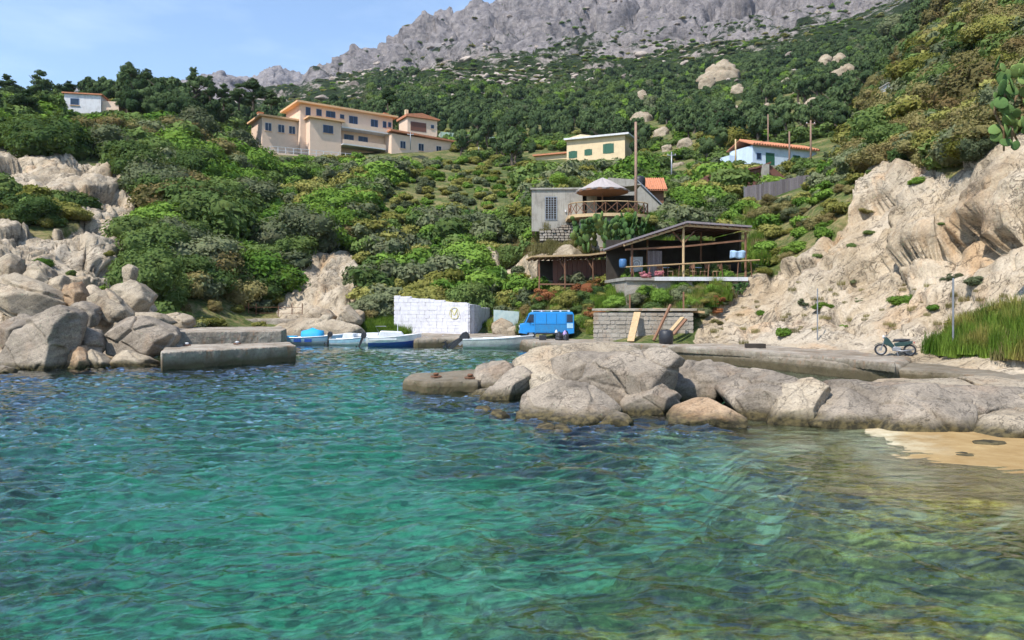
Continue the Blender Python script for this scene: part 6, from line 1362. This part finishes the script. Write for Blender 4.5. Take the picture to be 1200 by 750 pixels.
# ================================================================ HAND-PLACED PLANTS
hp = random.Random(77)
def B(kind, px, py, rpx, label, cat='shrub', group=None, sz=.9, Y=None, name='shrub', ymin=30):
    P = at(px, py, Y) if Y else hit(px, py, ymin)
    if P is None: return
    r = rpx * P.y / F
    if px > 840 and py > 200: sz *= .75; P = P + Vector((0, .35 * r, -.25 * r))
    return put_bush(name, kind, P, r, label, cat, group, hp, sz)
for a in [('dry', 252, 364, 14, 'dry bush behind the left posts of the rusty railing'), ('dry', 303, 363, 12, 'dry bush behind the middle of the rusty railing'), ('yellow', 278, 366, 11, 'yellowish tuft behind the rusty railing'), ('dry', 214, 366, 15, 'grey-brown bush left of the rusty railing'), ('dry', 1180, 30, 50, 'brown bush reaching above the picture top at the upper right'), ('dry', 1110, 30, 40, 'brown bush at the top edge left of the corner one'), ('olive', 1190, 130, 40, 'grey-green bush behind the hanging prickly pear'), ('olive', 232, 322, 58, 'biggest round grey-green bush standing over the railing'), ('deep', 190, 345, 30, 'dark bush at the foot of the slope by the white block'), ('olive', 280, 215, 34, 'tall grey-green bush below the left end of the villa terrace'),
          ('deep', 165, 160, 32, 'dark round tree-like bush below the skyline pines'), ('dry', 438, 376, 20, 'round grey-brown bush beside the bright grass and the white wall'), ('yellow', 325, 355, 18, 'yellow-green bush at the foot of the bare outcrop'),
          ('olive', 350, 268, 22, 'drooping grey bush above the bare outcrop'), ('dry', 405, 282, 20, 'dry bush crowning the bare outcrop'), ('yellow', 470, 320, 14, 'yellow-flowered bush right of the bare outcrop'),
          ('vivid', 555, 358, 16, 'bright shrub just above the yellow painted mark'), ('yellow', 600, 362, 24, 'yellow-green bush above the van roof level'), ('rusty', 640, 352, 20, 'rust-coloured creeper mass below the low shed'),
          ('rusty', 690, 345, 22, 'rust-coloured creeper beside the shed posts'), ('yellow', 665, 358, 22, 'yellow-green creeper directly above the blue van'), ('deep', 620, 388, 18, 'dark bush in the shade left of the van'),
          ('rusty', 700, 372, 18, 'reddish weeds right of the blue van'), ('vivid', 575, 335, 24, 'bright shrub between the wall and the shed'), ('deep', 600, 310, 26, 'dense green shrub left of the shed roof'),
          ('vivid', 540, 300, 28, 'large vivid bush in the middle of the thicket'), ('yellow', 850, 118+60, 34, 'big yellow-green tree-like bush above the cottages'), ('yellow', 880, 160, 20, 'yellow-green bush right of the yellowish tree'),
          ('vivid', 800, 248, 30, 'vivid green bush just behind the taverna roof'), ('deep', 832, 240, 20, 'dark green bush above the taverna ridge'), ('olive', 935, 250, 26, 'pale feathery bush leaning on the board fence'),
          ('vivid', 905, 262, 26, 'green bush below the left end of the board fence'), ('dry', 960, 262, 26, 'twiggy brown bush under the right end of the board fence'), ('dry', 905, 300, 24, 'twiggy bush at the top left of the pale cliff'),
          ('vivid', 940, 290, 22, 'bright bush on the rim of the pale cliff'), ('yellow', 895, 318, 16, 'yellow-green cushion at the right end of the taverna'),
          ('olive', 845, 335, 13, 'grey tuft under the right end of the taverna slab'), ('vivid', 760, 348, 16, 'green shrub directly below the white terrace slab'), ('vivid', 735, 335, 14, 'leafy shrub at the left corner of the taverna'),
          ('olive', 800, 352, 20, 'sprawling grey-green shrub below the taverna terrace'), ('deep', 765, 372, 18, 'dark leafy bush behind the leaning planks'), ('dry', 822, 345, 14, 'pale dry bush where the taverna meets the cliff'),
          ('dry', 1135, 130, 64, 'massive brown-green bush hanging over the cliff top'), ('yellow', 1085, 95, 46, 'golden-green rounded bush on the cliff shoulder'), ('dry', 1050, 140, 38, 'brown twiggy bush under the golden one on the cliff shoulder'),
          ('dry', 1160, 60, 46, 'large brown bush near the upper right corner'), ('olive', 1150, 185, 30, 'dark bush clinging below the overhanging one'), ('olive', 1060, 42, 34, 'pale grey-green bush above the golden one'),
          ('yellow', 1150, 385, 36, 'golden-brown bush behind the reeds'), ('yellow', 1190, 365, 30, 'golden bush at the right edge above the reeds'),
          ('deep', 1020, 272, 9, 'small round bush stuck on the middle of the cliff'), ('deep', 1000, 288, 8, 'small dark tuft left of the round one on the cliff'), ('vivid', 1078, 212, 12, 'small green tuft near the top of the cliff'), ('deep', 1105, 262, 6, 'tiny tuft right of the round cliff bush'),
          ('vivid', 1060, 352, 20, 'leafy agave-like clump low on the cliff above the motorcycle'), ('olive', 1120, 325, 18, 'grey-green clump on the cliff above the thin grey post'), ('olive', 1150, 330, 16, 'grey-green clump right of the thin grey post'),
          ('olive', 940, 355, 12, 'low grey tuft on the cliff above the white post'), ('vivid', 965, 358, 13, 'low green tuft beside the top of the white post'), ('olive', 1008, 352, 10, 'low tuft on the cliff between the posts'), ('olive', 1000, 330, 9, 'small dusty tuft in a cliff crevice'),
          ('deep', 955, 300, 12, 'dark tuft on the left shoulder of the cliff'), ('vivid', 893, 368, 9, 'small tuft at the foot of the pale cliff left part'), ('vivid', 990, 382, 6, 'tiny green tuft near the motorcycle'),
          ('deep', 40, 262, 36, 'dark bush mass on the ledge of the left cliff'), ('yellow', 88, 258, 22, 'yellow-green bush on the right of the left cliff ledge'), ('vivid', 50, 312, 12, 'small green tuft among the granite knobs'), ('yellow', 128, 300, 8, 'small tuft above the blocky white boulder')]:
    B(*a)
B('vivid', 655, 214, 15, 'leafy creeper spilling over the hut roof edge', 'creeper', name='creeper', Y=70); B('deep', 672, 217, 12, 'dark ivy hanging behind the parasol', 'creeper', name='creeper', Y=69.5); B('vivid', 735, 262, 14, 'green bush in front of the right half of the round balcony', Y=62.5); B('yellow', 758, 262, 16, 'yellow-green bush right of the round balcony', Y=64)
B('pink', 838, 226, 26, 'wide pink-flowering oleander below the lean-to roof', 'oleander', name='oleander'); B('pink', 868, 216, 20, 'pink oleander beside the concrete pillar', 'oleander', name='oleander')
B('pink', 755, 326, 9, 'pink flowers at the left end of the taverna terrace', 'oleander', name='oleander', Y=48.5); B('pink', 773, 323, 8, 'pink flowers under the middle of the taverna rail', 'oleander', name='oleander', Y=48.6)
for px, py, Y, r, lb in ((745, 342, 48.6, 12, 'green leafy creeper below the pink flowers'), (772, 340, 48.4, 13, 'green leafy creeper in the middle below the terrace slab'), (722, 345, 50, 13, 'green creeper left of the terrace slab'), (800, 338, 48.6, 12, 'grey-green creeper below the right of the terrace slab'), (828, 338, 49.5, 12, 'thin creeper at the right corner of the terrace slab')):
    B('vivid' if r > 12 else 'olive', px, py + 14, r * 1.3, lb, 'creeper', name='creeper', Y=Y)
BANK = [('van', (575, 385, 700, 392), (596, 346, 716, 384), ('rusty', 'yellow', 'dry', 'vivid', 'deep', 'yellow'), 28, 'on the bank behind the blue van'),
 ('terrace', 0, (700, 338, 850, 384), ('olive', 'vivid', 'dry', 'yellow', 'deep', 'rusty'), 28, 'on the bank below the taverna terrace'),
 ('roof', 0, (690, 246, 872, 300), ('vivid', 'deep', 'yellow', 'vivid', 'olive'), 28, 'on the slope behind the taverna roof'),
 ('fence', 0, (880, 236, 1030, 330), ('vivid', 'dry', 'yellow', 'olive', 'dry'), 26, 'between the board fence and the pale cliff')]
for nm, _, (x0, y0, x1, y1), kinds, n, where in BANK:
    for k in range(n):
        px = hp.uniform(x0, x1); py = hp.uniform(y0, y1); kd = hp.choice(kinds)
        if nm == 'fence' and inpoly(np.array([px]), np.array([py]), [(895,345),(940,305),(1000,262),(1030,235),(1060,400)])[0]: continue
        d = {'rusty': 'rust-coloured', 'yellow': 'yellow-green', 'dry': 'dry brownish', 'vivid': 'bright green', 'deep': 'dark green', 'olive': 'grey-green'}[kd]
        B(kd, px, py, hp.uniform(8, 16), d + ' bush ' + where, 'shrub', d + ' bushes ' + where, .8, ymin=44)
# prickly pears
def padmesh(n, seed, spread):
    r = random.Random(seed); parts = []; D, Fi = ico(2)
    def pad(P, up, w, h, nrm):
        z = Vector(up).normalized(); y = Vector(nrm); y = (y - z * y.dot(z)).normalized(); x = y.cross(z)
        A = np.array([x, y, z]); V = D * np.array([w, .035 + w * .12, h]); V[:, 0] *= 1 + .25 * np.clip(D[:, 2], -1, 1); V = V + np.array([0, 0, h]); parts.append((V @ A + np.array(P), [Fi], 0)); return Vector(P) + z * h * 1.9
    for k in range(n):
        P = Vector((r.uniform(-spread, spread), r.uniform(-spread, spread) * .6, -.05)); up = Vector((r.uniform(-.4, .4), r.uniform(-.3, .3), 1)); st = [(P, up, .16)]
        for lv in range(r.randint(3, 5)):
            nxt = []
            for P, up, w in st:
                e = pad(P, up, w, w * 1.25, (r.uniform(-1, 1), -1, .2))
                for q in range(r.choice((1, 2, 2)) if len(st) < 6 else 1): nxt.append((e - Vector(up).normalized() * .03, Vector(up) + Vector((r.uniform(-.9, .9), r.uniform(-.5, .5), r.uniform(-.1, .5))), w * r.uniform(.85, 1.02)))
            st = nxt[:8]
    return cmesh('pads', parts, [CACT])
PM = [padmesh(9, k, 1.0) for k in range(3)]
for k, (px, py, s, Y, lb) in enumerate(((712, 296, 2.3, 61.0, 'big prickly pear clump under the round balcony'), (693, 288, 1.6, 61.4, 'prickly pear left of the big clump under the balcony'), (738, 284, 1.7, 61.8, 'prickly pear right of the big clump beside the pole'), (525, 275, 1.3, None, 'grey-green prickly pear in the thicket'), (560, 262, 1.2, None, 'prickly pear at the right foot of the smooth hillock'), (500, 290, 1.1, None, 'prickly pear left in the thicket'), (590, 335, 1.1, None, 'prickly pear above the end of the white wall'), (615, 300, 1.2, None, 'prickly pear beside the dry stone wall'), (870, 345, .6, None, 'small prickly pear where the cliff begins'))):
    P = at(px, py, Y) if Y else hit(px, py, 45)
    e = empty('prickly_pear', P, hp.uniform(0, 6), lb, 'prickly pear', 'prickly pears around the huts'); c = tag(link('pads', PM[k % 3], e), None, None, None, 'stuff'); c.scale = (s,) * 3
def bigpads(loc, seed):
    r = random.Random(seed); e = empty('prickly_pear', loc, 0, 'yellow-green prickly pear hanging over the cliff at the right edge', 'prickly pear')
    D, Fi = ico(3); DRYC = wood('cactus_dry_stem', (.16, .10, .05), (.32, .24, .14))
    for k in range(4): MB().tube([(k * .3 - .3, .2, -1.7 + k * .1), (k * .2 - .3 + r.uniform(-.3, .3), -.05, -1.0), (k * .3 - .7, .1, -.3), (k * .3 - .4 + r.uniform(-.3, .3), .1, .4)], .035, 7, .06).build('stem', DRYC, e)
    me = npmesh('pad', D * np.array([.20, .045, .27]) * (1 + .12 * D[:, 2:3]), Fi, [CACT], True)
    for k in range(60):
        zz = r.uniform(-1.6, 1.5); o = link('pad', me, e); o.location = (r.uniform(-.8, .9) - .12 * zz, r.uniform(-.5, .2), zz); o.rotation_euler = (r.uniform(-.7, .7), r.uniform(-1.2, 1.2), r.uniform(-.9, .9)); s = r.uniform(.7, 1.15); o.scale = (s,) * 3
bigpads(at(1190, 122, 27.5), 4)
# grass and reeds: strands in masses
def blades(seed, n, R, h, w):
    rs = np.random.RandomState(seed); a = rs.uniform(0, 6.28, n); d = R * np.sqrt(rs.uniform(0, 1, n)); B0 = np.stack([d * np.cos(a), d * np.sin(a), np.zeros(n)], 1); hh = h * rs.uniform(.5, 1.1, n); t = rs.uniform(0, 6.28, n); side = np.stack([np.cos(t), np.sin(t), 0 * t], 1) * w
    ln = np.stack([np.cos(t + 1.3), np.sin(t + 1.3), 0 * t], 1) * (hh * rs.uniform(.1, .5, n))[:, None]; m1 = B0 + ln * .35 + np.array([0, 0, 1]) * (hh * .6)[:, None]; tp = B0 + ln + np.array([0, 0, 1]) * hh[:, None]
    V = np.stack([B0 - side, B0 + side, m1 + side * .8, m1 - side * .8, tp + side * .1, tp - side * .1], 1).reshape(-1, 3); k = np.arange(n)[:, None] * 6
    return V, np.concatenate([k + [0, 1, 2, 3], k + [3, 2, 4, 5]])
GV = [cmesh('grass_tuft', [(v, [f], 0)], [L_GRS]) for v, f in (blades(s, 260, .5, .75, .014) for s in (1, 2, 3))]
DV = [cmesh('dry_tuft', [(v, [f], 0)], [L_DRY]) for v, f in (blades(s, 200, .5, .5, .01) for s in (5, 6))]
def sow(name, poly, n, smin, smax, src, label, Yr=None, z=None):
    xs = [p[0] for p in poly]; ys = [p[1] for p in poly]; pts = []; r = random.Random(len(name) * 7 + n); t = 0
    while len(pts) < n and t < n * 30:
        t += 1; px = r.uniform(min(xs), max(xs)); py = r.uniform(min(ys), max(ys))
        if not inpoly(np.array([px]), np.array([py]), poly)[0]: continue
        P = at(px, py, (CH - z) * F / (py - HY)) if z is not None else hit(px, py, 20)
        if P is None: continue
        s = r.uniform(smin, smax); pts.append((P.x, P.y, P.z - .05, s, s * r.uniform(.8, 1.3), r.randrange(len(src))))
    if pts: gninst(name, pts, None, label, src=src)
sow('reeds', [(1092,413),(1108,404),(1132,386),(1160,376),(1230,366),(1330,366),(1330,436),(1200,421),(1120,417)], 620, .4, 1.2, GV + GV + DV, 'bright green reeds and tall grass at the foot of the cliff')
sow('basin_grass', [(412,386),(428,370),(458,376),(486,390),(480,396),(430,394)], 260, .5, .9, GV, 'patch of bright grass left of the whitewashed wall')
sow('dry_grass', [(210,150),(285,150),(292,172),(230,172)], 260, .8, 1.6, DV, 'dry yellow grass on the clearing left of the villa')
sow('cliff_grass', [(822,398),(900,330),(1000,330),(1180,330),(1180,370),(1000,392),(860,405)], 60, .25, .55, DV, 'sparse dry grass on the ledges of the right-hand cliff')
sow('hut_grass', [(600,262),(690,262),(700,300),(600,300)], 260, .6, 1.1, DV, 'dry grass around the concrete hut and stone wall')
sow('weeds', [(560,392),(600,345),(720,345),(700,392)], 160, .5, 1.0, GV + DV, 'weeds on the bank behind the blue van')
sow('weeds_under_terrace', [(700,362),(720,335),(850,330),(860,350),(800,372)], 120, .5, 1.0, GV + DV, 'weeds on the bank below the taverna terrace')
sow('upper_weeds', [(700,250),(880,240),(900,320),(860,320),(760,285),(700,285)], 160, .6, 1.3, GV + DV, 'weeds on the slope behind the taverna')
# wind-bent pines on the skyline
for k, (px, py, top, w, lean, lb) in enumerate(((150, 128, 74, 30, .25, 'tall pine with a ragged flat crown, tallest on the left skyline'), (172, 126, 82, 26, .2, 'pine just right of the tallest skyline pine'), (196, 128, 92, 26, .1, 'pine between the two high skyline pines'), (228, 130, 82, 24, .3, 'wind-bent pine with layered branches alone on the skyline'), (246, 136, 98, 22, 0, 'low pine right of the wind-bent one'),
     (48, 125, 85, 26, 0, 'pointed pine above the left cliff wood'), (10, 122, 89, 30, 0, 'pine at the far left edge of the skyline'), (80, 122, 95, 26, 0, 'rounded pine left of the small white house'), (296, 132, 97, 30, .1, 'broad dark pine left of the villa roof'), (280, 134, 106, 22, 0, 'smaller dark pine left of the broad one by the villa'), (318, 128, 108, 22, 0, 'dark pine peeping over the left wing of the villa'), (262, 140, 112, 18, 0, 'bushy low pine in the skyline gap'), (420, 150, 118, 20, 0, 'dark pine behind the villa roof'), (455, 138, 112, 18, 0, 'dark pine above the right end of the villa'), (30, 150, 105, 36, 0, 'big leafy pine on the left slope'), (-10, 150, 100, 36, 0, 'leafy pine cut by the left edge'))):
    P = hit(px, py, 80)
    if P is None or P.y > 230: P = at(px, 128, 145)
    h = (py - top) * P.y / F; h = max(h, (P.y * (HY - top) / F + CH) - P.z)
    put_tree('pine_tree', 'tallpine', P, h, w * .62 * P.y / F, lb, 'pine tree', 'pines on the skyline', hp, .3 if top < 90 else .15, 0)
# ================================================================ AIR
hz = MB().box(-4200, 4200, -950, 3900, -12, 900).build('haze', [])
t = NT('haze_air'); v = t.node('VolumePrincipled', Color=(.72, .82, 1.)); v.inputs['Density'].default_value = .00007; v.inputs['Anisotropy'].default_value = .2; t.link(v.outputs[0], t.out.inputs['Volume'])
hz.data.materials.clear(); hz.data.materials.append(t.m); hz['kind'] = 'stuff'; hz['label'] = 'thin bluish air over the whole cove'
